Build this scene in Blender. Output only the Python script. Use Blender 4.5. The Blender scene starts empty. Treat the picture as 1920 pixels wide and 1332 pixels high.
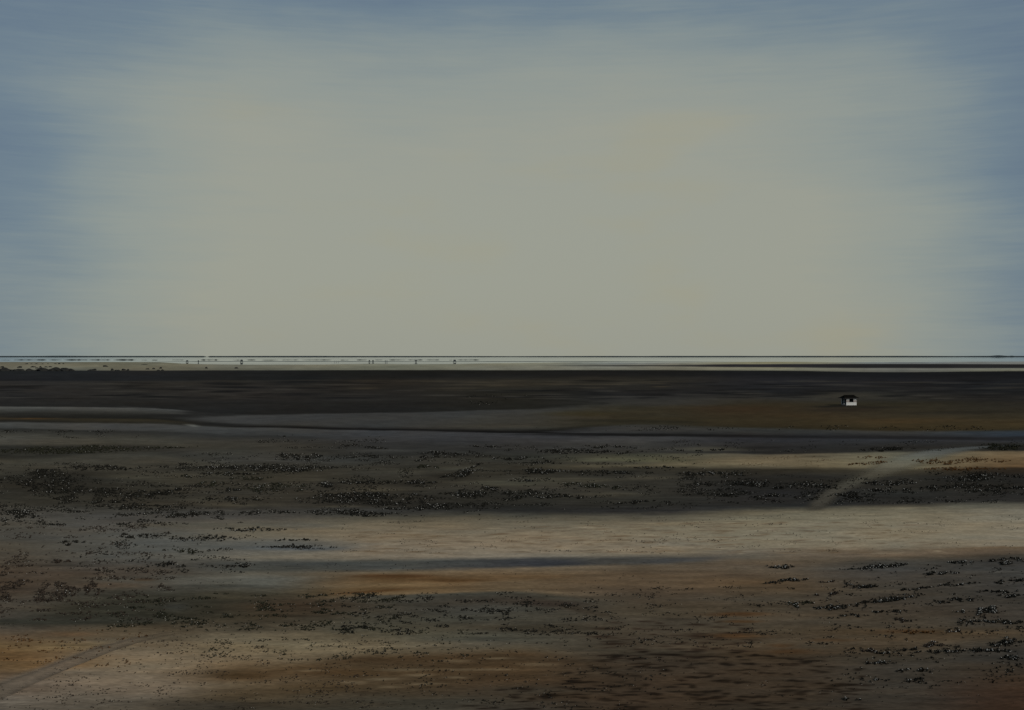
import bpy, bmesh, math, random
import numpy as np
from mathutils import Vector, Matrix

random.seed(7)
RNG = np.random.default_rng(11)
scene = bpy.context.scene
COL = scene.collection

# ------------------------------------------------------------------ image-to-ground set-up
# Features are placed by image pixel: each is projected from the camera, EYE metres
# above the mud, and stored as its ground point.
EYE, F, CX, HY = 14.0, 2059.0, 960.0, 668.0


def at(px, py, z=0.0):
    Y = (EYE - z) * F / (py - HY)
    return Vector(((px - CX) / F * Y, Y, z))


def lin(c):
    c = np.asarray(c, float) / 255.0
    return np.where(c <= 0.04045, c / 12.92, ((c + 0.055) / 1.055) ** 2.4)


LIGHT = np.array([0.465, 0.477, 0.488])          # daylight reaching level ground


def alb(c):
    return np.clip(lin(c) / LIGHT, 0.004, 0.9)


# ------------------------------------------------------------------ noise
def _hash(ix, iy, s):
    n = (ix.astype(np.int64) * 374761393 + iy.astype(np.int64) * 668265263 + s * 974711) & 0x7fffffff
    n = ((n ^ (n >> 13)) * 1274126177) & 0x7fffffff
    n = (n ^ (n >> 16)) & 0xffff
    return n / 65535.0


def vnoise(x, y, s=0):
    x = np.asarray(x, float); y = np.asarray(y, float)
    ix = np.floor(x); iy = np.floor(y)
    fx = x - ix; fy = y - iy
    fx = fx * fx * (3 - 2 * fx); fy = fy * fy * (3 - 2 * fy)
    a = _hash(ix, iy, s); b = _hash(ix + 1, iy, s); c = _hash(ix, iy + 1, s); d = _hash(ix + 1, iy + 1, s)
    return (a + (b - a) * fx) * (1 - fy) + (c + (d - c) * fx) * fy


def fbm(x, y, s=0, o=4):
    v = 0; a = 0.5; t = 0
    for k in range(o):
        v = v + a * vnoise(x * 2 ** k, y * 2 ** k, s + k * 17); t += a; a *= 0.55
    return v / t - 0.5


def relief(x, y):
    """height of the flats: low swells and hummocks, a hand high, fading with distance"""
    near = 1.0 / (1.0 + np.maximum(np.asarray(y, float), 0) / 400.0)
    return 0.22 * near * fbm(np.asarray(x) / 14.0, np.asarray(y) / 5.0, 91, 3)


# ------------------------------------------------------------------ object helpers
def tag(o, label=None, cat=None, group=None, kind=None):
    if label: o['label'] = label
    if cat: o['category'] = cat
    if group: o['group'] = group
    if kind: o['kind'] = kind
    return o


def mesh_obj(name, verts, faces, mat, parent=None, smooth=False):
    me = bpy.data.meshes.new(name)
    me.from_pydata([tuple(v) for v in verts], [], [tuple(f) for f in faces])
    me.update()
    if smooth:
        me.polygons.foreach_set('use_smooth', [True] * len(me.polygons))
    o = bpy.data.objects.new(name, me)
    if mat: me.materials.append(mat)
    COL.objects.link(o)
    if parent: o.parent = parent
    return o


def fast_mesh(name, V, Q, mat, parent=None):
    """V (n,3) float, Q (m,k) int"""
    me = bpy.data.meshes.new(name)
    n, m, k = len(V), len(Q), Q.shape[1]
    me.vertices.add(n); me.vertices.foreach_set('co', np.ascontiguousarray(V, dtype=np.float32).ravel())
    me.loops.add(m * k); me.loops.foreach_set('vertex_index', np.ascontiguousarray(Q, dtype=np.int32).ravel())
    me.polygons.add(m); me.polygons.foreach_set('loop_start', np.arange(0, m * k, k, dtype=np.int32))
    me.update(calc_edges=True); me.validate()
    o = bpy.data.objects.new(name, me)
    if mat: me.materials.append(mat)
    COL.objects.link(o)
    if parent: o.parent = parent
    return o


def empty(name, loc, rz=0.0):
    o = bpy.data.objects.new(name, None)
    o.location = loc; o.rotation_euler = (0, 0, rz); o.empty_display_size = 0.3
    COL.objects.link(o)
    return o


class MB:
    def __init__(self): self.v, self.f = [], []

    def add(self, vs, fs):
        b = len(self.v); self.v += [tuple(p) for p in vs]; self.f += [tuple(b + i for i in q) for q in fs]

    def box(self, x0, x1, y0, y1, z0, z1):
        vs = [(x, y, z) for z in (z0, z1) for (x, y) in ((x0, y0), (x1, y0), (x1, y1), (x0, y1))]
        self.add(vs, [(3, 2, 1, 0), (4, 5, 6, 7), (0, 1, 5, 4), (1, 2, 6, 5), (2, 3, 7, 6), (3, 0, 4, 7)])

    def tube(self, p, q, r0, r1=None, n=8):
        r1 = r0 if r1 is None else r1
        p, q = Vector(p), Vector(q); d = (q - p).normalized()
        u = d.orthogonal().normalized(); w = d.cross(u)
        vs = []
        for c, r in ((p, r0), (q, r1)):
            for i in range(n):
                a = 2 * math.pi * i / n
                vs.append(c + u * (r * math.cos(a)) + w * (r * math.sin(a)))
        fs = [(i, (i + 1) % n, n + (i + 1) % n, n + i) for i in range(n)] + [tuple(range(n - 1, -1, -1)), tuple(range(n, 2 * n))]
        self.add(vs, fs)

    def build(self, name, mat, parent=None, bevel=0.0):
        o = mesh_obj(name, self.v, self.f, mat, parent)
        if bevel:
            m = o.modifiers.new('Bevel', 'BEVEL'); m.width = bevel; m.segments = 2; m.limit_method = 'ANGLE'
        return o


# ------------------------------------------------------------------ materials
def new_mat(name):
    m = bpy.data.materials.new(name); m.use_nodes = True
    nt = m.node_tree; nt.nodes.clear()
    return m, nt, nt.nodes.new('ShaderNodeOutputMaterial')


def plain(name, rgb, var=0.25, scale=3.0, rough=0.9, diffuse=True, stretch=(1, 1, 1)):
    """one base colour broken up by world-size noise"""
    m, nt, out = new_mat(name)
    N, L = nt.nodes.new, nt.links.new
    geo = N('ShaderNodeNewGeometry'); mp = N('ShaderNodeMapping'); mp.inputs['Scale'].default_value = stretch
    L(geo.outputs['Position'], mp.inputs['Vector'])
    no = N('ShaderNodeTexNoise'); no.inputs['Scale'].default_value = scale; no.inputs['Detail'].default_value = 6
    L(mp.outputs[0], no.inputs['Vector'])
    mix = N('ShaderNodeMix'); mix.data_type = 'RGBA'
    a = np.array(rgb)
    mix.inputs['A'].default_value = (*np.clip(a * (1 - var), 0, 1), 1); mix.inputs['B'].default_value = (*np.clip(a * (1 + var), 0, 1), 1)
    L(no.outputs['Fac'], mix.inputs['Factor'])
    if diffuse:
        bs = N('ShaderNodeBsdfDiffuse'); L(mix.outputs['Result'], bs.inputs['Color'])
    else:
        bs = N('ShaderNodeBsdfPrincipled'); bs.inputs['Roughness'].default_value = rough
        L(mix.outputs['Result'], bs.inputs['Base Color'])
    L(bs.outputs[0], out.inputs['Surface'])
    return m


def ground_material(name, alpha=False):
    m, nt, out = new_mat(name)
    N, L = nt.nodes.new, nt.links.new
    att = N('ShaderNodeAttribute'); att.attribute_name = 'soil'
    geo = N('ShaderNodeNewGeometry')
    m1 = N('ShaderNodeMapping'); m1.inputs['Scale'].default_value = (0.35, 1.0, 1.0)
    L(geo.outputs['Position'], m1.inputs['Vector'])
    n1 = N('ShaderNodeTexNoise'); n1.inputs['Scale'].default_value = 0.9; n1.inputs['Detail'].default_value = 9; n1.inputs['Roughness'].default_value = 0.62
    L(m1.outputs[0], n1.inputs['Vector'])
    r1 = N('ShaderNodeMapRange'); r1.inputs['From Min'].default_value = 0.25; r1.inputs['From Max'].default_value = 0.75
    r1.inputs['To Min'].default_value = 0.76; r1.inputs['To Max'].default_value = 1.24
    L(n1.outputs['Fac'], r1.inputs['Value'])
    # grit
    n2 = N('ShaderNodeTexNoise'); n2.inputs['Scale'].default_value = 9.0; n2.inputs['Detail'].default_value = 5
    L(m1.outputs[0], n2.inputs['Vector'])
    r2 = N('ShaderNodeMapRange'); r2.inputs['From Min'].default_value = 0.3; r2.inputs['From Max'].default_value = 0.7
    r2.inputs['To Min'].default_value = 0.78; r2.inputs['To Max'].default_value = 1.22
    L(n2.outputs['Fac'], r2.inputs['Value'])
    mu = N('ShaderNodeMath'); mu.operation = 'MULTIPLY'; L(r1.outputs[0], mu.inputs[0]); L(r2.outputs[0], mu.inputs[1])
    sc = N('ShaderNodeVectorMath'); sc.operation = 'SCALE'
    L(att.outputs['Color'], sc.inputs[0]); L(mu.outputs[0], sc.inputs['Scale'])
    bmp = N('ShaderNodeBump'); bmp.inputs['Strength'].default_value = 0.35; bmp.inputs['Distance'].default_value = 0.12
    L(n1.outputs['Fac'], bmp.inputs['Height'])
    bs = N('ShaderNodeBsdfDiffuse'); L(sc.outputs[0], bs.inputs['Color']); L(bmp.outputs[0], bs.inputs['Normal'])
    if alpha:
        tr = N('ShaderNodeBsdfTransparent'); mx = N('ShaderNodeMixShader')
        L(att.outputs['Alpha'], mx.inputs[0]); L(tr.outputs[0], mx.inputs[1]); L(bs.outputs[0], mx.inputs[2])
        L(mx.outputs[0], out.inputs['Surface'])
    else:
        L(bs.outputs[0], out.inputs['Surface'])
    return m


def water_material():
    m, nt, out = new_mat('shallow_sea')
    N, L = nt.nodes.new, nt.links.new
    gl = N('ShaderNodeBsdfGlossy'); gl.inputs['Roughness'].default_value = 0.02
    geo = N('ShaderNodeNewGeometry'); mp = N('ShaderNodeMapping'); mp.inputs['Scale'].default_value = (0.0012, 0.004, 1)
    L(geo.outputs['Position'], mp.inputs['Vector'])
    no = N('ShaderNodeTexNoise'); no.inputs['Scale'].default_value = 1.0; no.inputs['Detail'].default_value = 5
    L(mp.outputs[0], no.inputs['Vector'])
    cr = N('ShaderNodeValToRGB'); e = cr.color_ramp.elements
    e[0].position = 0.32; e[0].color = (0.74, 0.77, 0.80, 1); e[1].position = 0.62; e[1].color = (0.97, 1.0, 1.0, 1)
    L(no.outputs['Fac'], cr.inputs[0]); L(cr.outputs[0], gl.inputs['Color'])
    L(gl.outputs[0], out.inputs['Surface'])
    return m


M_GROUND = ground_material('tidal_soil')
M_PATH = ground_material('worn_soil', True)
M_SEA = water_material()
M_FOL = plain('marsh_leaf', (0.022, 0.021, 0.017), 0.5, 14)
M_FOLG = plain('green_marsh_leaf', (0.030, 0.030, 0.020), 0.5, 14)
M_FOLB = plain('brown_marsh_leaf', (0.046, 0.036, 0.028), 0.5, 14)
M_FOLR = plain('rusty_marsh_leaf', (0.095, 0.047, 0.018), 0.5, 14)
M_DOT = plain('pale_blossom', (0.33, 0.32, 0.29), 0.5, 20)
M_DOTR = plain('rusty_blossom', (0.26, 0.16, 0.08), 0.5, 20)
M_ROCK = plain('dark_rock', (0.026, 0.026, 0.024), 0.5, 0.5)
M_REEF = plain('reef_rock', (0.028, 0.031, 0.031), 0.4, 0.3)
M_FAR = plain('far_shore', (0.040, 0.050, 0.054), 0.3, 0.001)
M_STILT = plain('weathered_timber', (0.05, 0.055, 0.055), 0.3, 1)
M_SPIT = plain('spit_mud', (0.13, 0.14, 0.13), 0.35, 0.02)
M_WHITE = plain('white_paint', (0.64, 0.64, 0.60), 0.08, 5, 0.6, False)
M_GREYP = plain('worn_pinkish_paint', (0.26, 0.22, 0.20), 0.2, 6, 0.8, False)
M_DARKW = plain('dark_timber', (0.030, 0.028, 0.024), 0.4, 6, 0.85, False)
M_ROOF = plain('dark_roofing', (0.006, 0.0055, 0.0045), 0.35, 6)
M_SHELL = plain('bleached_shell', (0.40, 0.38, 0.33), 0.3, 8)

# ------------------------------------------------------------------ the flats: soils by layer
# Layers of soil across nine image columns: (image row, (r,g,b)) of the dry look of each soil.
COLS = np.array([0, 240, 480, 720, 960, 1200, 1440, 1680, 1920], float)
S = []


def layer(ys, cs):
    S.append((np.array(ys, float) if np.ndim(ys) else np.full(9, float(ys)), np.array(cs, float)))


layer(681, [(92, 90, 78), (92, 90, 76), (105, 105, 92), (112, 110, 95), (118, 116, 98), (108, 110, 105), (120, 116, 92), (110, 112, 108), (105, 106, 102)])
layer(687, [(100, 96, 82), (98, 95, 80), (98, 96, 84), (105, 102, 85), (110, 107, 92), (112, 108, 95), (120, 116, 96), (104, 102, 94), (106, 104, 94)])
layer([694.6, 695, 694, 693.6, 694, 693.5, 694.5, 697.5, 695.5], [(90, 87, 75), (88, 85, 73), (90, 88, 76), (100, 97, 82), (106, 103, 90), (104, 100, 86), (112, 108, 90), (100, 97, 87), (108, 105, 88)])
layer([695.8, 696.2, 695.2, 694.8, 695.4, 695, 696, 699, 697], [(33, 34, 34), (33, 33, 33), (31, 31, 30), (28, 27, 24), (28, 27, 24), (28, 27, 25), (27, 27, 27), (26, 26, 26), (25, 25, 25)])
layer([713, 713.5, 712, 708, 704, 703, 703, 706, 704], [(31, 31, 32), (31, 31, 31), (31, 31, 30), (30, 29, 27), (30, 29, 27), (30, 29, 27), (28, 28, 29), (27, 27, 28), (25, 25, 26)])
layer([715, 715.5, 714, 714, 714, 712, 712, 714, 714], [(44, 42, 40), (43, 41, 38), (42, 40, 36), (42, 38, 33), (46, 42, 35), (44, 41, 35), (36, 35, 36), (33, 32, 33), (30, 30, 31)])
layer(738, [(42, 40, 38), (42, 40, 37), (41, 38, 35), (37, 35, 32), (37, 35, 30), (35, 34, 33), (31, 31, 31), (38, 36, 33), (32, 32, 32)])
layer([761.5, 764, 777, 773, 767, 750, 747, 750, 748], [(36, 35, 33), (34, 33, 31), (32, 31, 29), (32, 31, 29), (33, 32, 28), (50, 48, 44), (48, 46, 42), (42, 40, 35), (36, 34, 32)])
layer([763.5, 766, 780, 775, 769.5, 762, 758, 757, 755], [(80, 78, 72), (78, 76, 71), (62, 61, 59), (57, 56, 54), (57, 56, 53), (50, 46, 36), (48, 42, 31), (45, 41, 31), (38, 35, 30)])
layer([776, 779, 796, 800, 798, 778, 775, 778, 775], [(43, 42, 38), (37, 36, 32), (54, 53, 50), (56, 55, 52), (58, 54, 46), (52, 46, 34), (53, 44, 31), (53, 46, 34), (48, 43, 33)])
layer([782.5, 784.5, 799, 803.5, 804, 790, 792, 795, 795], [(34, 32, 28), (30, 29, 26), (36, 35, 32), (42, 40, 37), (54, 52, 46), (47, 42, 30), (52, 44, 30), (58, 49, 33), (58, 49, 33)])
layer([785.5, 787, 800.5, 805.5, 808.5, 795, 802, 806, 806], [(50, 43, 32), (50, 45, 34), (25, 24, 22), (25, 24, 23), (28, 27, 25), (46, 43, 34), (46, 39, 27), (52, 43, 28), (49, 41, 27)])
layer([791, 793, 801.8, 807, 811, 798, 804, 810, 810], [(31, 30, 27), (38, 36, 30), (46, 44, 40), (26, 25, 23), (23, 22, 21), (58, 57, 54), (54, 53, 49), (58, 56, 52), (50, 54, 58)])
layer([793.5, 796, 803.5, 808.5, 812.8, 811, 811, 815, 814], [(74, 73, 69), (68, 67, 64), (63, 62, 59), (60, 59, 58), (60, 59, 59), (50, 49, 47), (50, 49, 46), (51, 50, 48), (46, 52, 58)])
layer([803, 806, 812, 815, 816, 817, 817, 821, 821], [(62, 61, 57), (63, 62, 59), (60, 59, 56), (58, 57, 56), (57, 56, 56), (28, 27, 26), (35, 34, 34), (35, 34, 34), (37, 37, 38)])
layer([806, 809, 818, 826, 822, 819.5, 822, 825, 827], [(44, 43, 39), (44, 43, 40), (46, 45, 42), (52, 51, 50), (54, 53, 53), (60, 59, 58), (44, 43, 44), (48, 48, 49), (51, 51, 53)])
layer([818, 822, 830, 842, 840, 838, 836, 836, 836], [(68, 65, 57), (64, 60, 51), (58, 55, 49), (52, 51, 49), (54, 53, 52), (60, 59, 57), (46, 45, 45), (46, 45, 44), (44, 44, 42)])
layer([833, 832, 845, 856, 850, 848, 850, 846, 843], [(72, 69, 62), (68, 64, 55), (62, 60, 55), (52, 50, 46), (50, 49, 46), (54, 52, 48), (42, 40, 38), (46, 45, 42), (42, 41, 38)])
layer([838, 840, 855, 865, 858, 853, 853, 850, 847], [(46, 45, 41), (48, 46, 42), (62, 60, 56), (56, 54, 49), (58, 57, 51), (72, 70, 58), (100, 90, 74), (100, 96, 82), (112, 96, 74)])
layer([858, 847, 865, 872, 866, 862, 865, 863, 862], [(46, 45, 41), (50, 48, 43), (64, 62, 58), (58, 55, 49), (52, 50, 45), (78, 74, 61), (110, 98, 78), (108, 102, 84), (106, 87, 64)])
layer([866, 853, 875, 880, 876, 873, 874, 876, 876], [(66, 63, 55), (68, 65, 58), (60, 57, 50), (57, 54, 47), (54, 51, 44), (94, 87, 70), (103, 93, 75), (110, 102, 82), (98, 78, 56)])
layer([880, 875, 885, 890, 886, 880, 882, 883, 879], [(64, 60, 52), (64, 60, 52), (62, 58, 49), (57, 53, 46), (56, 53, 46), (52, 49, 42), (50, 46, 38), (64, 58, 47), (50, 41, 32)])
layer(895, [(57, 54, 47), (57, 54, 47), (60, 56, 48), (55, 52, 45), (58, 55, 48), (52, 50, 45), (41, 40, 38), (48, 46, 42), (40, 39, 38)])
layer(920, [(52, 49, 43), (54, 51, 44), (58, 54, 47), (53, 50, 44), (60, 57, 51), (52, 50, 45), (41, 40, 40), (45, 44, 41), (42, 41, 40)])
layer(940, [(56, 53, 46), (56, 52, 45), (58, 54, 47), (51, 48, 43), (47, 45, 40), (48, 47, 43), (41, 40, 39), (43, 42, 40), (43, 42, 41)])
layer([955, 953, 955, 958, 957, 961, 950, 944, 936], [(60, 57, 51), (58, 55, 49), (56, 53, 48), (48, 46, 42), (37, 36, 34), (37, 36, 35), (40, 40, 39), (42, 41, 40), (45, 44, 42)])
layer([968, 968, 972, 970, 967, 970, 961, 954, 946], [(66, 62, 55), (64, 61, 56), (66, 63, 58), (68, 64, 54), (68, 64, 54), (74, 69, 58), (86, 81, 67), (98, 92, 77), (90, 87, 78)])
layer([985, 985, 985, 982, 980, 983, 975, 970, 965], [(68, 64, 56), (72, 68, 62), (88, 80, 66), (100, 90, 73), (95, 86, 70), (100, 91, 74), (105, 98, 80), (108, 100, 82), (110, 103, 88)])
layer(1005, [(64, 61, 55), (76, 73, 66), (99, 91, 76), (109, 97, 79), (112, 100, 82), (113, 103, 85), (114, 105, 86), (117, 108, 89), (117, 108, 91)])
layer(1025, [(70, 65, 56), (74, 71, 64), (84, 81, 74), (113, 101, 84), (115, 103, 86), (116, 105, 88), (110, 100, 82), (112, 103, 86), (108, 100, 86)])
layer([1045, 1045, 1045, 1045, 1046, 1040, 1032, 1030, 1025], [(67, 61, 52), (72, 70, 64), (101, 93, 79), (110, 99, 83), (110, 101, 87), (108, 98, 82), (98, 88, 74), (93, 81, 66), (93, 77, 59)])
layer([1058, 1061, 1056, 1055, 1052, 1050, 1042, 1040, 1034], [(63, 56, 47), (65, 60, 53), (62, 61, 56), (63, 63, 58), (55, 54, 52), (64, 62, 57), (92, 81, 67), (94, 80, 65), (77, 65, 53)])
layer([1075, 1078, 1068, 1066, 1062, 1057, 1050, 1047, 1042], [(63, 54, 44), (65, 57, 48), (63, 62, 56), (63, 62, 57), (53, 52, 51), (60, 58, 53), (84, 73, 59), (76, 68, 57), (58, 53, 46)])
layer([1090, 1088, 1078, 1074, 1067, 1062, 1060, 1056, 1054], [(59, 50, 40), (67, 63, 55), (80, 74, 63), (92, 78, 60), (98, 84, 66), (84, 72, 57), (82, 71, 58), (58, 56, 51), (51, 50, 48)])
layer([1105, 1096, 1092, 1085, 1080, 1080, 1078, 1075, 1075], [(60, 51, 42), (73, 68, 60), (77, 75, 67), (78, 59, 38), (86, 69, 49), (82, 68, 52), (82, 69, 54), (60, 58, 55), (53, 53, 51)])
layer([1120, 1105, 1100, 1096, 1095, 1095, 1095, 1092, 1095], [(62, 56, 48), (54, 51, 44), (66, 64, 57), (97, 79, 56), (88, 72, 53), (79, 66, 51), (78, 64, 48), (64, 60, 54), (53, 52, 50)])
layer([1140, 1118, 1112, 1105, 1103, 1108, 1110, 1108, 1112], [(67, 61, 53), (51, 49, 41), (57, 54, 45), (86, 68, 46), (86, 72, 54), (70, 60, 49), (72, 60, 46), (66, 60, 51), (53, 52, 50)])
layer([1158, 1135, 1125, 1114, 1108, 1120, 1122, 1122, 1125], [(63, 58, 51), (47, 46, 39), (51, 47, 38), (98, 81, 59), (93, 79, 61), (66, 58, 48), (65, 59, 50), (57, 53, 47), (51, 50, 47)])
layer([1166, 1155, 1140, 1118, 1113, 1135, 1135, 1138, 1140], [(48, 47, 41), (47, 45, 39), (57, 48, 37), (60, 58, 51), (57, 56, 50), (62, 55, 45), (63, 55, 44), (59, 52, 44), (51, 49, 46)])
layer([1172, 1168, 1158, 1130, 1125, 1150, 1150, 1155, 1158], [(50, 48, 42), (52, 48, 40), (59, 51, 39), (55, 53, 47), (52, 47, 41), (63, 57, 47), (68, 60, 49), (64, 56, 46), (53, 50, 46)])
layer([1180, 1176, 1172, 1148, 1142, 1165, 1168, 1172, 1172], [(67, 61, 53), (67, 59, 47), (60, 54, 44), (60, 55, 46), (60, 58, 51), (62, 56, 47), (67, 59, 48), (67, 59, 48), (57, 53, 47)])
layer([1195, 1188, 1182, 1165, 1160, 1180, 1182, 1183, 1185], [(83, 70, 55), (77, 67, 53), (68, 62, 51), (60, 57, 48), (58, 56, 49), (63, 56, 46), (67, 59, 47), (73, 59, 42), (67, 57, 44)])
layer([1208, 1200, 1195, 1180, 1180, 1195, 1195, 1195, 1198], [(90, 73, 51), (81, 71, 57), (89, 81, 66), (68, 64, 53), (62, 57, 48), (61, 55, 46), (65, 57, 46), (69, 58, 44), (61, 55, 46)])
layer([1225, 1215, 1212, 1195, 1196, 1210, 1208, 1207, 1208], [(89, 68, 44), (95, 85, 70), (99, 89, 71), (78, 71, 57), (67, 64, 55), (59, 53, 44), (69, 61, 49), (69, 59, 46), (53, 51, 47)])
layer([1250, 1235, 1230, 1210, 1208, 1222, 1222, 1218, 1220], [(84, 68, 48), (103, 92, 77), (99, 87, 69), (91, 82, 66), (68, 64, 55), (57, 52, 43), (63, 52, 39), (61, 54, 44), (47, 46, 44)])
layer([1270, 1255, 1245, 1222, 1217, 1235, 1235, 1235, 1235], [(89, 77, 64), (106, 94, 78), (93, 80, 62), (83, 74, 59), (82, 74, 60), (53, 47, 39), (53, 44, 33), (53, 48, 40), (49, 47, 44)])
layer([1290, 1275, 1258, 1235, 1228, 1250, 1250, 1250, 1250], [(91, 81, 71), (106, 94, 79), (74, 60, 43), (60, 48, 34), (60, 48, 34), (52, 46, 38), (55, 46, 36), (53, 50, 45), (49, 43, 36)])
layer([1300, 1295, 1280, 1260, 1255, 1270, 1275, 1275, 1270], [(91, 82, 72), (98, 88, 76), (82, 70, 54), (65, 53, 38), (63, 50, 35), (54, 46, 37), (52, 44, 35), (51, 47, 41), (51, 41, 32)])
layer([1315, 1310, 1300, 1285, 1280, 1295, 1300, 1300, 1295], [(89, 81, 71), (83, 76, 66), (69, 58, 43), (63, 52, 38), (59, 47, 34), (52, 43, 34), (52, 44, 35), (51, 47, 41), (51, 39, 30)])
layer(1332, [(83, 76, 67), (73, 67, 58), (52, 48, 40), (55, 51, 43), (55, 50, 43), (50, 41, 32), (48, 41, 33), (49, 44, 38), (49, 37, 29)])
layer(1700, [(83, 76, 67), (73, 67, 58), (56, 51, 43), (55, 51, 43), (55, 50, 43), (50, 41, 32), (48, 41, 33), (49, 44, 38), (49, 37, 29)])

# stains, pools, streaks and some painted shade: (cx, cy, rx, ry, slope, colour, strength, edge)
P = []


def stain_or_shade(cx, cy, rx, ry, c, a=0.7, slope=0.0, e=1.4):
    P.append((cx, cy, rx, ry, slope, c, a, e))


stain_or_shade(1760, 686.8, 470, 4.0, (32, 31, 31), 0.97, 0.0012, 4)
stain_or_shade(1230, 686.0, 190, 1.4, (48, 47, 43), 0.9, 0.0, 2)
stain_or_shade(1440, 685.8, 160, 2.9, (36, 35, 37), 0.95, -0.002, 3)
stain_or_shade(65, 785.2, 34, 1.2, (76, 54, 30), 0.65)
stain_or_shade(392, 776, 62, 5.0, (34, 33, 31), 0.9, 0.03, 3)
stain_or_shade(330, 780.5, 70, 3.6, (31, 30, 28), 0.85, 0.02, 2)
stain_or_shade(290, 769.5, 60, 2.4, (62, 61, 57), 0.7, 0.11, 2)
stain_or_shade(470, 787, 100, 5.5, (60, 59, 57), 0.75, 0.0, 2)
stain_or_shade(360, 797.5, 15, 2.2, (104, 102, 94), 0.9, 0.12)
stain_or_shade(1230, 816.3, 270, 2.4, (23, 22, 21), 0.85, 0.008, 2)
stain_or_shade(1650, 821, 330, 3.2, (31, 30, 30), 0.75, 0.008, 2)
stain_or_shade(980, 811.2, 190, 1.5, (19, 18, 17), 0.9, 0.015, 2)
stain_or_shade(620, 803.8, 190, 1.3, (22, 21, 20), 0.85, 0.022, 2)
stain_or_shade(1900, 826, 60, 3, (36, 36, 37), 0.5)
stain_or_shade(420, 786, 60, 5, (62, 61, 59), 0.6, 0.02)
stain_or_shade(410, 796, 70, 3, (32, 31, 29), 0.7, 0.03)
stain_or_shade(560, 757, 300, 2, (32, 31, 28), 0.5, 0.0)
stain_or_shade(740, 758, 130, 3, (31, 30, 28), 0.7, -0.03)
stain_or_shade(690, 750, 90, 3, (48, 46, 42), 0.5, -0.02)
stain_or_shade(1060, 752, 70, 1.6, (33, 32, 28), 0.8, 0.05)
stain_or_shade(1050, 760, 90, 1.6, (33, 32, 28), 0.8, -0.035)
stain_or_shade(1130, 757, 12, 3, (34, 33, 29), 0.7)
stain_or_shade(1250, 757, 110, 6, (52, 50, 47), 0.6)
stain_or_shade(1090, 776, 70, 5, (50, 43, 26), 0.6)
stain_or_shade(1380, 767, 90, 7, (54, 41, 29), 0.5)
stain_or_shade(1180, 790, 150, 3, (36, 34, 27), 0.6, 0.015)
stain_or_shade(1500, 803, 300, 3, (40, 36, 25), 0.45, 0.012)
stain_or_shade(1700, 790, 160, 5, (64, 50, 32), 0.5)
stain_or_shade(1800, 774, 110, 3, (36, 33, 27), 0.6, -0.01)
stain_or_shade(1565, 762, 45, 2.0, (27, 25, 22), 0.85, -0.02)  # dark mud with the hut's shade painted in, left of its base
stain_or_shade(1585, 769, 70, 4, (40, 33, 27), 0.7)
stain_or_shade(1640, 764, 60, 2.0, (31, 28, 24), 0.6)
stain_or_shade(1880, 811, 110, 4, (46, 51, 55), 0.7)
stain_or_shade(1592, 742, 80, 8, (58, 54, 45), 0.7)
stain_or_shade(1890, 838, 60, 7, (34, 33, 30), 0.8)
stain_or_shade(1330, 843, 70, 4.5, (86, 84, 74), 0.75)
stain_or_shade(1190, 863, 110, 4.0, (86, 84, 66), 0.8)
stain_or_shade(1130, 869, 110, 3, (50, 48, 43), 0.6)
stain_or_shade(855, 878, 40, 4.5, (70, 68, 60), 0.8, -0.03)
stain_or_shade(960, 906, 90, 6, (70, 68, 58), 0.8)
stain_or_shade(1090, 899, 90, 5, (68, 65, 55), 0.7)
stain_or_shade(880, 857, 60, 4, (42, 39, 34), 0.6)
stain_or_shade(930, 952, 130, 7, (38, 37, 34), 0.6)
stain_or_shade(420, 850, 60, 9, (60, 61, 57), 0.5)
stain_or_shade(620, 862, 100, 7, (56, 57, 56), 0.6)
stain_or_shade(330, 897, 60, 10, (68, 63, 52), 0.5)
stain_or_shade(150, 922, 170, 26, (46, 43, 37), 0.6)
stain_or_shade(80, 900, 90, 16, (48, 46, 40), 0.6)
stain_or_shade(560, 985, 60, 6, (74, 71, 64), 0.4)
stain_or_shade(500, 1022, 170, 9, (78, 77, 72), 0.7)
stain_or_shade(560, 1028, 110, 4, (70, 72, 72), 0.7)
stain_or_shade(350, 1020, 130, 22, (76, 76, 71), 0.55)
stain_or_shade(450, 1085, 140, 9, (82, 82, 76), 0.6)
stain_or_shade(400, 1098, 90, 2.4, (50, 50, 45), 0.7)
stain_or_shade(730, 1057, 220, 6, (60, 60, 56), 0.5)
stain_or_shade(1020, 1057, 80, 5, (46, 47, 50), 0.7)
stain_or_shade(1270, 1051, 90, 5, (58, 58, 58), 0.7, -0.06)
stain_or_shade(1400, 1044, 60, 4, (80, 78, 70), 0.5)
stain_or_shade(740, 1081, 80, 3.6, (66, 46, 28), 0.95)
stain_or_shade(850, 1088, 70, 3.4, (68, 50, 31), 0.9)
stain_or_shade(760, 1096, 70, 2.6, (104, 86, 62), 0.7, -0.02)
stain_or_shade(700, 1109, 70, 2.4, (68, 48, 29), 0.9, -0.06)
stain_or_shade(1390, 1079, 70, 3, (66, 53, 41), 0.6)
stain_or_shade(1260, 1073, 100, 4, (70, 58, 45), 0.5)
stain_or_shade(640, 1092, 60, 8, (92, 76, 56), 0.4)
stain_or_shade(250, 1150, 150, 18, (44, 43, 36), 0.7)
stain_or_shade(400, 1128, 150, 16, (47, 44, 36), 0.6)
stain_or_shade(140, 1168, 150, 4, (44, 44, 38), 0.75)
stain_or_shade(560, 1136, 110, 18, (58, 47, 36), 0.6)
stain_or_shade(270, 1087, 22, 3, (52, 40, 29), 0.8)
stain_or_shade(210, 1098, 70, 7, (72, 57, 43), 0.5)
stain_or_shade(60, 1085, 110, 25, (66, 55, 45), 0.4)
stain_or_shade(330, 1140, 26, 9, (56, 57, 57), 0.5)
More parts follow.
